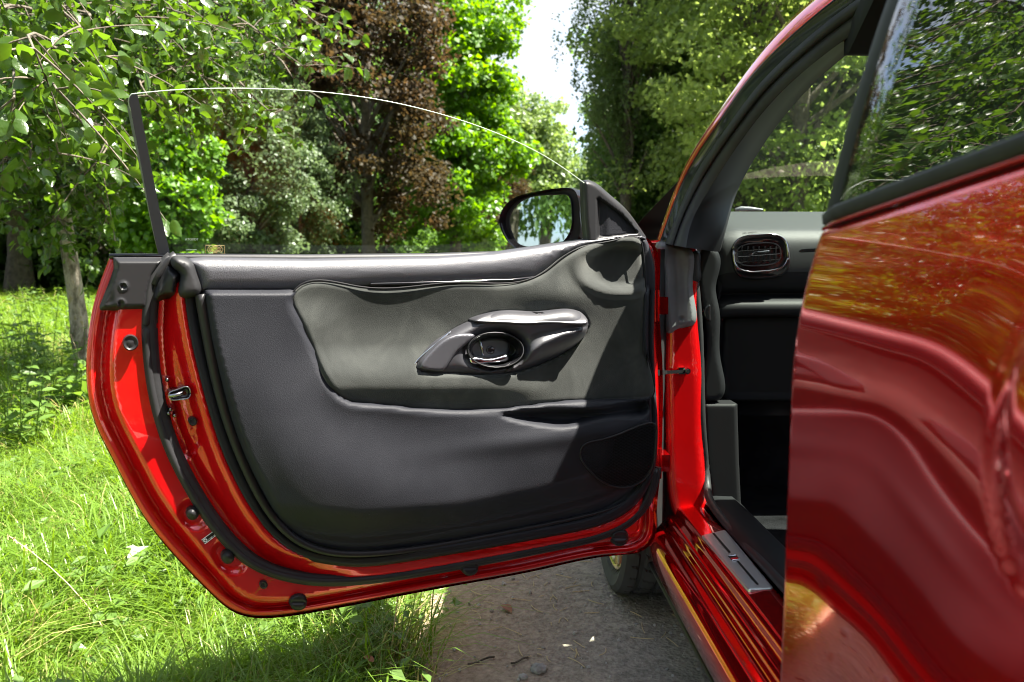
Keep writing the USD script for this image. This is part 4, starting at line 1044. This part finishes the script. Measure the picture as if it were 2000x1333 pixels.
# A pillar and roof edge: rails traced along it, each at its own distance
def rail(pts, xs, n=48):
    q = spline(np.c_[np.asarray(pts, float), np.linspace(xs[0], xs[1], len(pts)) if len(xs) == 2 else xs], n)
    return np.array([AX(a, b, c) for a, b, c in q])


X1 = np.array([.405, .418, .460, .493, .526, .563, .603, .63])
R1 = rail([(1287, 470), (1298, 440), (1340, 335), (1400, 240), (1455, 160), (1520, 90), (1600, 20), (1660, -28)], X1)
R0 = rail([(1284.5, 468), (1295, 438), (1336, 329), (1389, 239), (1432, 176), (1498, 86), (1572, 12), (1628, -36)], X1 + np.linspace(0.004, 0.012, 8))
R2 = rail([(1291, 472), (1302, 441), (1344, 337), (1404, 243), (1460, 164), (1525, 95), (1604, 25), (1665, -22)], X1 + 0.004)
R3 = rail([(1298, 476), (1311, 446), (1356, 344), (1418, 251), (1475, 174), (1540, 107), (1619, 40), (1680, -6)], X1 + 0.012)
R4 = rail([(1340, 484), (1346, 450), (1388, 366), (1446, 278), (1506, 202), (1577, 134), (1650, 78), (1720, 30)], X1 + 0.035)
R5 = rail([(1396, 492), (1409, 440), (1426, 385), (1465, 308), (1520, 228), (1585, 155), (1640, 106), (1720, 45)], X1 + np.linspace(0.12, 0.10, 8))
# outside of the pillar / roof edge, rolling over to the roof
roofroll = [R0 + np.array([dx, dy, dz]) for dx, dy, dz in ((0.02, 0.02, 0.003), (0.06, 0.05, 0.008), (0.10, 0.08, 0.011))]
AP = part(CAR, 'roof_side_rail', loft([R2, R1, (R0 + R1) / 2 + np.array([-0.003, 0.0, 0.003]), R0] + roofroll), 'red_paint', 70, 'red pillar and roof edge over the door opening')
part(AP, 'frame_trim', loft([R1 + [0.001, -0.002, -0.001], (R1 + R2) / 2 + [-0.001, -0.004, 0], R2 + [0.001, -0.002, 0], R3]), 'gloss_black', 70)
seal_in = [R3, R3 * 0.82 + R4 * 0.18 + np.array([-0.004, -0.012, 0.0]), R3 * 0.62 + R4 * 0.38 + np.array([-0.003, -0.010, 0]), R3 * 0.55 + R4 * 0.45 + [0, 0.003, 0], R3 * 0.42 + R4 * 0.58 + [-0.002, -0.006, 0], R3 * 0.2 + R4 * 0.8 + [-0.002, -0.008, 0], R4]
part(AP, 'opening_seal', loft(seal_in), 'black_rubber', 70)
part(AP, 'pillar_trim', loft([R4, R4 * 0.7 + R5 * 0.3 + [-0.002, -0.012, 0], R4 * 0.3 + R5 * 0.7 + [0, -0.008, 0], R5, R5 + [0.02, 0.03, 0]]), 'matt_black', 70)
part(AP, 'pillar_back', loft([R0 + [0.06, 0.03, 0.022], R5 + [0.03, 0.05, 0.01], R5 + [0.02, 0.03, 0]]), 'matt_black', 70)

# windscreen, roof, header, bonnet, far side
u = np.linspace(0, 1, 17)
def ws(t, s): return np.array([(0.45 + 0.22 * s) * (1 - t) + (1.95 - 0.22 * s) * t, 2.60 - 1.06 * s + 0.20 * (1 - (2 * t - 1) ** 2) - 0.04 * s * s, 0.985 + 0.40 * max(s, 0.0) ** 0.93 + 0.02 * (1 - (2 * t - 1) ** 2) * s])
part(CAR, 'windscreen', loft(np.array([[ws(t, s) for t in u] for s in np.linspace(0, 1, 9)])), 'windscreen_glass', True)
part(CAR, 'windscreen_frit', loft(np.array([[ws(t, s) - [0, 0.012, 0.004] for t in u] for s in (-0.02, 0.05, 0.085)])), 'matt_black', True)
for tt_ in ((0.0, 0.04, 0.075), (0.925, 0.96, 1.0)):
    part(CAR, 'windscreen_side_band', loft(np.array([[ws(t, s) - [0, 0.004, 0.004] for s in np.linspace(0, 0.92, 9)] for t in tt_])), 'matt_black', True)
part(CAR, 'windscreen_top_band', loft(np.array([[ws(t, s) - [0, 0.004, 0.004] for t in u] for s in (0.915, 0.96, 1.0)])), 'matt_black', True)
rs_ = np.linspace(0, 1, 14)
RF = np.array([[(0.66 + 1.08 * t, 1.54 - 2.7 * s + 0.17 * (1 - (2 * t - 1) ** 2) * (1 - s), 1.388 + 0.045 * (1 - (2 * t - 1) ** 4) + 0.03 * math.sin(s * 2.2) - 0.10 * max(0, s - 0.72) ** 1.5) for t in u] for s in rs_])
part(CAR, 'roof', cat(loft(RF), loft(RF - [0, 0, 0.03])), 'red_paint', True)
part(CAR, 'headliner', box([1.2, 0.63, 1.362], [1.06, 1.7, 0.016]), 'matt_black', False)
vis = AY(1650, 108, 1.48)
part(CAR, 'sun_visor', trimesh.convex.convex_hull(np.vstack([box([vis[0] + 0.20, 1.475, vis[2] + 0.015], [0.40, 0.02, 0.03]).vertices, box([vis[0] + 0.20, 1.34, vis[2] + 0.075], [0.44, 0.03, 0.03]).vertices])), 'matt_black', 40)
part(CAR, 'header_trim', box([1.2, 1.50, 1.350], [1.06, 0.07, 0.05]), 'matt_black', False)
BN = np.array([[(0.47 + 1.46 * t, 2.66 + 0.10 * (1 - (2 * t - 1) ** 2) + 0.95 * s, 0.965 - 0.19 * s ** 2.0 + 0.03 * (1 - (2 * t - 1) ** 2)) for t in u] for s in np.linspace(0, 1, 10)])
part(CAR, 'bonnet', loft(BN), 'red_paint', True)
part(CAR, 'scuttle', loft(np.array([[(0.46 + 1.48 * t, 2.45 + 0.12 * (1 - (2 * t - 1) ** 2), 0.965) for t in u], [(0.46 + 1.48 * t, 2.68 + 0.10 * (1 - (2 * t - 1) ** 2), 0.955) for t in u]])), 'matt_black', True)
part(CAR, 'wiper', tube(np.array([AY(1436, 410, 2.62), AY(1447, 408, 2.62), AY(1466, 408, 2.62), AY(1490, 410, 2.62)]), [0.004, 0.008, 0.006, 0.003], 8), 'silver_plastic', True)


def side_plate(poly, x, th, mat, name, holes=()):
    m = trimesh.creation.extrude_polygon(Polygon(poly, holes), th)
    v, f = arr(m); part(CAR, name, (np.stack([x + v[:, 2], v[:, 0], v[:, 1]], 1), f), mat, 40)


arch = [(2.30 + 0.365 * math.cos(a), 0.33 + 0.365 * math.sin(a)) for a in np.linspace(math.radians(-20), math.radians(200), 30)]
wing = [(1.86, 0.30), (1.86, 0.95), (1.95, 0.965), (2.5, 0.96), (3.2, 0.86), (3.5, 0.7), (3.55, 0.25)] + arch
wm = trimesh.creation.extrude_polygon(Polygon(wing).buffer(0), 0.015); v, f = arr(wm)
part(CAR, 'front_wing', (np.stack([0.386 + v[:, 2] + 0.09 * np.maximum(0, v[:, 0] - 2.7) ** 1.5 + 0.5 * np.maximum(0, v[:, 1] - 0.8) ** 2, v[:, 0], v[:, 1]], 1), f), 'red_paint', 40)
WSM = [(1.78, 0.36), (1.78, 0.96), (1.93, 0.97), (1.93, 0.36)]
side_plate([(-1.2, 0.2), (3.5, 0.2), (3.5, 0.7), (2.6, 0.95), (-1.2, 0.97)], 2.0, 0.02, 'red_paint', 'right_side_panel')
part(CAR, 'right_pillar', loft(np.array([[(2.4 - p[0] , p[1], p[2]) for p in R0[::4]], [(2.4 - p[0] - 0.05, p[1] + 0.03, p[2] - 0.01) for p in R0[::4]]])), 'matt_black', True)
side_plate([(-1.2, 0.97), (0.1, 0.97), (-0.3, 1.36), (-1.1, 1.30)], 1.88, 0.02, 'matt_black', 'right_rear_pillar')
part(CAR, 'tailgate', loft(np.array([[(0.6, -1.15, 1.33), (1.8, -1.15, 1.33)], [(0.42, -1.35, 0.97), (1.98, -1.35, 0.97)], [(0.42, -1.4, 0.3), (1.98, -1.4, 0.3)]])), 'red_paint', 30)
part(CAR, 'floor_pan', box([1.2, 0.5, 0.20], [1.5, 3.4, 0.04]), 'matt_black', False)
part(CAR, 'floor_carpet', box([1.24, 1.3, 0.265], [1.30, 2.0, 0.03]), 'carpet', False)
part(CAR, 'footwell_carpet', loft(np.array([[(0.50, 2.30, z) for z in (0.24, 0.45, 0.62, 0.80)], [(0.9, 2.22, z) for z in (0.24, 0.45, 0.62, 0.80)], [(1.9, 2.25, z) for z in (0.24, 0.45, 0.62, 0.80)]])), 'carpet', False)
part(CAR, 'footwell_side', loft(np.array([[(0.525, y, z) for z in (0.30, 0.5, 0.8)] for y in (1.93, 2.1, 2.3)])), 'carpet', False)

# dashboard: one profile drawn across the cabin
prof = spline([(2.44, 1.03), (2.30, 1.052), (2.14, 1.033), (2.02, 1.006), (1.985, 0.996)], 20).tolist() + spline([(1.983, 0.995), (1.962, 0.975), (1.952, 0.93), (1.955, 0.885), (1.968, 0.856), (1.995, 0.842)], 24).tolist()[1:] + spline([(1.995, 0.838), (1.962, 0.832), (1.938, 0.815), (1.940, 0.796), (1.962, 0.786), (1.985, 0.783)], 22).tolist()
prof = np.array(prof)
xs = np.r_[0.552, 0.556, 0.566, 0.585, np.linspace(0.62, 1.95, 12)]
rr = np.array([0.045, 0.028, 0.012, 0.003] + [0.0] * 12)
DR = np.array([[(x, p[0] + r, p[1] - r * 0.9) for p in prof] for x, r in zip(xs, rr)])
k = 19
DASH = part(CAR, 'dashboard', loft(DR), 'dash_dark', 60)
part(DASH, 'dash_top', loft(DR[:, :34] + np.array([0, -0.0015, 0.0015])), 'dash_plastic', 60)
panel('glove_box', np.array([(1413, 619), (1640, 616), (1640, 784), (1410, 784), (1408, 700)], float), 1.985, lambda x, y, d: 0.010 * ss(0, 6, d), 'dash_dark', 14, rings=(2, 5), back=-0.03)
panel('dash_seam', np.array([(1410, 617), (1640, 614), (1640, 617.5), (1410, 620.5)], float), 1.970, lambda x, y, d: 0 * x, 'matt_grey', 6, rings=(), back=-0.02)
panel('under_dash', np.array([(1440, 784), (1640, 784), (1640, 812), (1444, 812)], float), 2.02, lambda x, y, d: 0 * x, 'gloss_black', 14, rings=(), back=-0.03)
panel('dash_end_panel', spline([(1364, 500), (1372, 484), (1390, 482), (1404, 495), (1407, 520), (1398, 560), (1405, 605), (1407, 700), (1404, 782), (1384, 786), (1378, 700), (1370, 600)], 70, closed=True), 1.925, rnd(0.018, 9), 'dash_dark', 5, back=-0.10)
panel('dash_end_pocket', spline([(1383, 470), (1398, 452), (1416, 462), (1424, 500), (1412, 560), (1404, 590), (1400, 540), (1402, 500)], 50, closed=True), 1.975, rnd(0.012, 9), 'dash_dark', 5, back=-0.05)
panel('mirror_switch', spline([(1380, 598), (1386, 595), (1388, 612), (1386, 628), (1381, 626)], 24, closed=True), 1.905, rnd(0.004, 3), 'gloss_black', 2, rings=(1, 2), back=-0.01)
panel('dash_slot', np.array([(1560, 491), (1566, 487), (1640, 483), (1640, 489), (1564, 494)], float), 1.951, lambda x, y, d: 0 * x, 'gloss_black', 5, rings=(), back=-0.02)
a, b = AY(1450, 458.5, 1.958), AY(1480, 455.5, 1.958)
text_on(DASH, 'airbag_lettering', 'SRS AIRBAG', a, b - a, np.array([0, 0.25, 1.0]), 0.0042, 'dash_dark')


def ov(cx, cy, rx, ry, n=56, p=3.0, rot=-0.07):
    t = np.linspace(0, 2 * math.pi, n, endpoint=False); c, s = np.cos(t), np.sin(t)
    x = rx * np.sign(c) * np.abs(c) ** (2 / p); y = ry * np.sign(s) * np.abs(s) ** (2 / p)
    return np.c_[cx + x * math.cos(rot) - y * math.sin(rot), cy + x * math.sin(rot) + y * math.cos(rot)]


f195 = lambda x, y, w=0.0: AY(x, y, 1.949 - w)
VENT = panel('air_vent', ov(1487, 502, 57, 44), 1.949, lambda x, y, d: 0.004 * ss(0, 3, d) - 0.003 * ss(4, 9, d), 'gloss_black', 5, rings=(1, 3, 6), back=-0.02)
part(VENT, 'vent_ring', tube(np.array([f195(x, y, 0.010) for x, y in ov(1485, 495, 53, 36)]), 0.0028, 8, closed=True), 'dark_chrome', True)
part(VENT, 'vent_ring', tube(np.array([f195(x, y, 0.008) for x, y in ov(1482, 497, 43, 22)]), 0.0016, 8, closed=True), 'silver_plastic', True)
for y in (487, 498, 509):
    part(VENT, 'vent_blade', loft(np.array([[f195(1442, y + 3, 0.005), f195(1524, y - 3, 0.005)], [f195(1442, y + 4.2, 0.011), f195(1524, y - 1.8, 0.011)]])), 'silver_plastic' if y == 498 else 'satin_black', False)
for q in range(7):
    x = 1450 + q * 11
    part(VENT, 'vent_fin', loft(np.array([[f195(x + 1, 481, 0.004), f195(x + 1, 513, 0.004)], [f195(x - 2, 482, 0.009), f195(x - 2, 512, 0.009)]])), 'satin_black', False)
part(VENT, 'vent_tab', tube(np.array([f195(1468, 497, 0.012), f195(1474, 493.5, 0.014), f195(1502, 491, 0.014)]), 0.0022, 8), 'dark_chrome', True)

# kick panel, sill, scuff plate
panel('kick_panel', np.array([(1374, 788), (1440, 788), (1443, 900), (1447, 985), (1470, 1030), (1442, 1054), (1408, 1028), (1388, 980), (1378, 900)], float), 1.915, rnd(0.010, 6), 'matt_black', 8, back=-0.10)
SP = spline([(0.440, 0.150), (0.412, 0.178), (0.401, 0.205), (0.395, 0.235), (0.397, 0.258), (0.405, 0.272), (0.418, 0.279), (0.432, 0.282)], 26).tolist() + spline([(0.433, 0.2825), (0.4395, 0.285), (0.4415, 0.292), (0.443, 0.304), (0.447, 0.309), (0.453, 0.310)], 14).tolist() + spline([(0.4535, 0.3105), (0.4585, 0.316), (0.460, 0.332), (0.464, 0.339), (0.472, 0.3405), (0.52, 0.342), (0.528, 0.338), (0.532, 0.30)], 22).tolist()
SP = np.array(SP)
ysl = np.r_[2.0, 1.985, 1.96, 1.93, 1.89, 1.84, 1.76, 1.66, np.linspace(1.5, -0.4, 9)]
front = np.array([0.055, 0.034, 0.018, 0.009, 0.004, 0.001] + [0] * 11)
SR = []
for y, r in zip(ysl, front):
    row = []
    for X_, z_ in SP:
        lower = 1 - ss(0.27, 0.30, z_)
        row.append((X_ + r * lower, y, z_ - r * 0.7 * lower + 0.0 * r))
    SR.append(row)
SILL = part(CAR, 'sill', loft(np.array(SR)), 'red_paint', 60)
part(SILL, 'sill_end', trimesh.convex.convex_hull(np.array(SR[0])), 'red_paint', 30)
part(SILL, 'sill_lower_lip', tube(np.array([(0.414, y, 0.172) for y in (1.95, 1.0, -0.4)]), 0.006, 6), 'dark_chrome' if False else 'satin_black', True)
BACK = lambda V, W, b: V + np.array([0, 0, b - W])
Zs = lambda px, py, w=0.0: AZ(px, py, 0.3445 + w)
PL = np.array([(1371, 1046), (1416, 1035), (1511, 1149), (1505, 1152), (1461, 1153)], float)
part(SILL, 'scuff_plate', relief(PL, Zs, lambda x, y, d: 0.0015 * ss(0, 2, d), 8, rings=(1, 2.5), back=-0.005), 'brushed_metal', 40)
part(SILL, 'scuff_plate_groove', relief(np.array([(1391, 1042), (1395, 1041), (1428, 1079), (1424, 1081)], float), Zs, lambda x, y, d: 0.0022 + 0 * x, 6), 'label_black', False)
part(SILL, 'scuff_plate_groove', relief(np.array([(1438, 1096), (1442, 1095), (1483, 1142), (1479, 1144)], float), Zs, lambda x, y, d: 0.0022 + 0 * x, 6), 'label_black', False)
EM = np.array([(1422, 1086.5), (1437, 1084.5), (1444, 1092), (1430, 1094.5)], float)
part(SILL, 'scuff_plate_badge', relief(EM, Zs, lambda x, y, d: 0.0026 + 0 * x, 6), 'label_black', False)
part(SILL, 'scuff_plate_badge_red', relief(np.array([(1426, 1090.3), (1440, 1089), (1443, 1092), (1430.5, 1094)], float), Zs, lambda x, y, d: 0.0032 + 0 * x, 6), 'red_print', False)
part(SILL, 'scuff_plate_badge_frame', tube(np.array([Zs(x, y, 0.003) for x, y in EM]), 0.0006, 4, closed=True), 'chrome', False)
part(CAR, 'sill_inner_trim', loft(np.array([[(0.530, y, 0.345), (0.542, y, 0.357), (0.56, y, 0.358), (0.60, y, 0.350 + 0.006), (0.63, y, 0.33), (0.66, y, 0.27)] for y in (1.96, 1.85, 1.7, 1.2, 0.5)])), 'dash_dark', 60)
ds = np.vstack([[AY(1352, 500, 1.90), AY(1362, 600, 1.90), AY(1368, 720, 1.90), AY(1373, 860, 1.898), AY(1381, 945, 1.89)], [(0.525, 1.835, 0.372), (0.533, 1.76, 0.351), (0.535, 1.5, 0.350), (0.535, 1.1, 0.350), (0.53, 0.6, 0.352)]])
part(CAR, 'door_opening_seal', tube(spline(ds, 90), 0.0095, 10), 'black_rubber', True)
panel('seal_joint', spline([(1342, 492), (1364, 490), (1368, 520), (1366, 550), (1345, 551), (1341, 520)], 30, closed=True), 1.895, rnd(0.016, 9), 'black_rubber', 4)

# front wheel
WY, WZ, WR, WX0, WW = 2.235, 0.318, 0.318, 0.345, 0.225
tp_ = [(-0.062, 0.030), (-0.048, 0.012), (-0.022, 0.002), (-0.006, 0.010), (-0.001, 0.024)] + [(0, q) for q in np.linspace(0.03, WW - 0.03, 33)] + [(-0.001, WW - 0.024), (-0.006, WW - 0.01), (-0.022, WW - 0.002), (-0.062, WW - 0.03)]
tp_ = np.array(tp_); na = 360; ang = np.linspace(0, 2 * np.pi, na, endpoint=False)
depth = np.zeros(len(tp_)); depth[5:38] = 0
tr = []
for k_, a in enumerate(ang):
    row = []
    for (dr, wx) in tp_:
        r = WR + dr
        if 0.026 < wx < WW - 0.026:
            cen = (wx - WW / 2) / (WW / 2)
            if any(abs(cen - g) < 0.055 for g in (-0.55, -0.12, 0.30, 0.62)):
                r -= 0.007
            elif (k_ + int(abs(cen) * 9)) % 9 == 0 and cen < 0.25:
                r -= 0.006
        row.append((WX0 + wx, WY + r * math.cos(a), WZ + r * math.sin(a)))
    tr.append(row)
tr.append(tr[0])
WH = part(CAR, 'front_wheel', loft(np.array(tr)), 'tyre_rubber', 30)
rim_p = [(0.262, 0.030), (0.255, 0.018), (0.243, 0.022), (0.236, 0.05), (0.225, 0.12), (0.228, 0.20)]
part(WH, 'rim', loft(np.array([[(WX0 + w, WY + r * math.cos(a), WZ + r * math.sin(a)) for a in np.linspace(0, 2 * np.pi, 73)] for r, w in rim_p])), 'rim_metal', 60)
for q in range(10):
    a = 2 * math.pi * q / 10; e = np.array([0, math.cos(a), math.sin(a)])
    c = np.array([WX0, WY, WZ])
    part(WH, 'spoke', tube(np.array([c + e * 0.05 + [0.045, 0, 0], c + e * 0.14 + [0.03, 0, 0], c + e * 0.242 + [0.028, 0, 0]]), [0.016, 0.011, 0.013], 6), 'rim_metal', 40)
part(WH, 'hub', trimesh.creation.cylinder(0.06, 0.03, sections=28, transform=trimesh.geometry.align_vectors([0, 0, 1], [1, 0, 0])).apply_translation([WX0 + 0.05, WY, WZ]), 'rim_metal', 40)
part(WH, 'brake_disc', trimesh.creation.cylinder(0.165, 0.02, sections=40, transform=trimesh.geometry.align_vectors([0, 0, 1], [1, 0, 0])).apply_translation([WX0 + 0.10, WY, WZ]), 'brake_metal', 40)
part(CAR, 'wheel_arch_liner', loft(np.array([[(x, WY + 0.05 + 0.375 * math.cos(a), 0.33 + 0.375 * math.sin(a)) for a in np.linspace(-0.1, math.pi + 0.1, 24)] for x in (0.41, 0.515)])), 'matt_black', 60)

# --- rear quarter: flank with the swelling over the rear wheel, fuel flap, window
FY, FZ, FR = 0.325, 0.885, 0.078


def q5(a, b, x):
    t = np.clip((x - a) / (b - a), 0, 1); return t ** 3 * (10 - 15 * t + 6 * t * t)


def flank(Y, Z_):
    Y, Z_ = np.asarray(Y, float), np.asarray(Z_, float); s = 0.72 - Y
    x = 0.272 - 0.010 * ss(0, 0.5, s) + 1.15 * np.maximum(Z_ - 0.83, 0) ** 2 + 0.35 * np.maximum(0.55 - Z_, 0) ** 2
    r = np.hypot(Y + 0.05, (Z_ - 0.29))                    # the swelling runs round the wheel
    x = x - 0.058 * q5(0.82, 0.46, r)
    x = x + 0.010 * ss(0.022, 0.0, s) ** 2
    return x


ys_ = np.r_[np.linspace(0.722, 0.70, 10), np.linspace(0.695, 0.10, 120), np.linspace(0.08, -1.2, 40)]
zs_ = lambda y: np.linspace(0.30, 0.972 + 0.12 * max(0, min(0.72 - y, 1.0)), 130)
QR = []
for y in ys_:
    z = zs_(y); x = flank(y, z)
    r = np.hypot((y - FY), (z - FZ)); x = x + 0.0012 * np.exp(-((r - FR) / 0.003) ** 2)
    x = x + 0.010 * ss(0.012, 0, 0.972 + 0.12 * max(0, min(0.72 - y, 1.0)) - z) ** 2
    QR.append(np.stack([x, np.full_like(z, y), z], -1))
QR.insert(0, QR[0] + [0.006, 0.003, 0]); QR.insert(0, QR[0] + [0.03, 0.0, 0])
QP = part(CAR, 'rear_quarter_panel', loft(np.array(QR)), 'red_paint', 80, 'glossy red rear flank that mirrors the open door, the path and the trees')
rg, tg = np.linspace(0.001, FR - 0.004, 12), np.linspace(0, 2 * math.pi, 49)
part(QP, 'fuel_flap', loft(np.array([[(flank(FY + r * math.cos(t), FZ + r * math.sin(t)) - 0.0006 + 0.0012 * max(0, (r - FR + 0.010) / 0.006) ** 2, FY + r * math.cos(t), FZ + r * math.sin(t)) for t in tg] for r in rg])), 'red_paint', 60)
belt = lambda y: 0.972 + 0.12 * max(0, min(0.72 - y, 1.0))
gy_ = np.linspace(0.715, -0.6, 40)
GR_ = []
for y in gy_:
    b0 = belt(y); x0 = float(flank(min(y, 0.69), b0)) + 0.004 + 0.006 * max(0.0, y - 0.69) / 0.03
    GR_.append([(x0 + 0.045 * q + 0.05 * q * q, y - 0.035 * q - 0.02 * q * q, b0 + 0.36 * q) for q in np.linspace(0, 1, 14)])
QW = part(CAR, 'rear_side_window', loft(np.array(GR_)), 'privacy_glass', True, 'dark rear side window reflecting leaves')
e0 = np.array(GR_[0])
part(QW, 'window_edge', loft(np.array([e0 + [0.018, 0.004, 0], e0 + [0.002, 0.006, 0], e0 + [-0.004, 0.003, 0], e0 + [-0.0045, -0.008, 0], e0 + [-0.002, -0.014, 0], e0 + [0.004, -0.014, 0]])), 'satin_black', 50)
mo = np.array([(float(flank(y, belt(y))) - 0.002, y, belt(y) + 0.004) for y in gy_])
part(QW, 'window_moulding', loft(np.array([mo + [0.004, 0, -0.008], mo + [-0.003, 0, -0.005], mo + [-0.004, 0, 0.003], mo + [-0.001, 0, 0.006], mo + [0.010, 0, 0.009]])), 'black_rubber', 60)
part(QW, 'belt_bright_line', tube(mo + [-0.002, 0, -0.009], 0.0018, 6), 'red_paint', True)
part(CAR, 'rear_pillar_trim', loft(np.array([e0 + [0.02, 0.004, 0], e0 + [0.06, -0.02, 0], e0 + [0.07, -0.25, 0]])), 'matt_black', False)
part(CAR, 'latch_pillar', loft(np.array([[(0.305, 0.715, z), (0.36, 0.715, z), (0.40, 0.66, z)] for z in (0.30, 0.6, 0.972)])), 'red_paint', False)

# front seats, set well back
for X_ in (0.60, 1.36):
    cu = trimesh.creation.box([0.50, 0.52, 0.16]); cu = cu.subdivide().subdivide().subdivide(); cu.vertices[:, 2] += 0.03 * np.cos(cu.vertices[:, 0] * 6) * (cu.vertices[:, 2] > 0)
    cu.apply_translation([X_ + 0.25, 0.82, 0.42])
    SEAT = part(CAR, 'seat_cushion', trimesh.smoothing.filter_taubin(cu, iterations=12), 'dash_dark', 60)
    bk = trimesh.creation.box([0.50, 0.14, 0.66]).subdivide().subdivide().subdivide(); bk.apply_transform(trimesh.transformations.rotation_matrix(0.35, [1, 0, 0])); bk.apply_translation([X_ + 0.25, 0.46, 0.80])
    part(CAR, 'seat_back', trimesh.smoothing.filter_taubin(bk, iterations=12), 'dash_dark', 60)
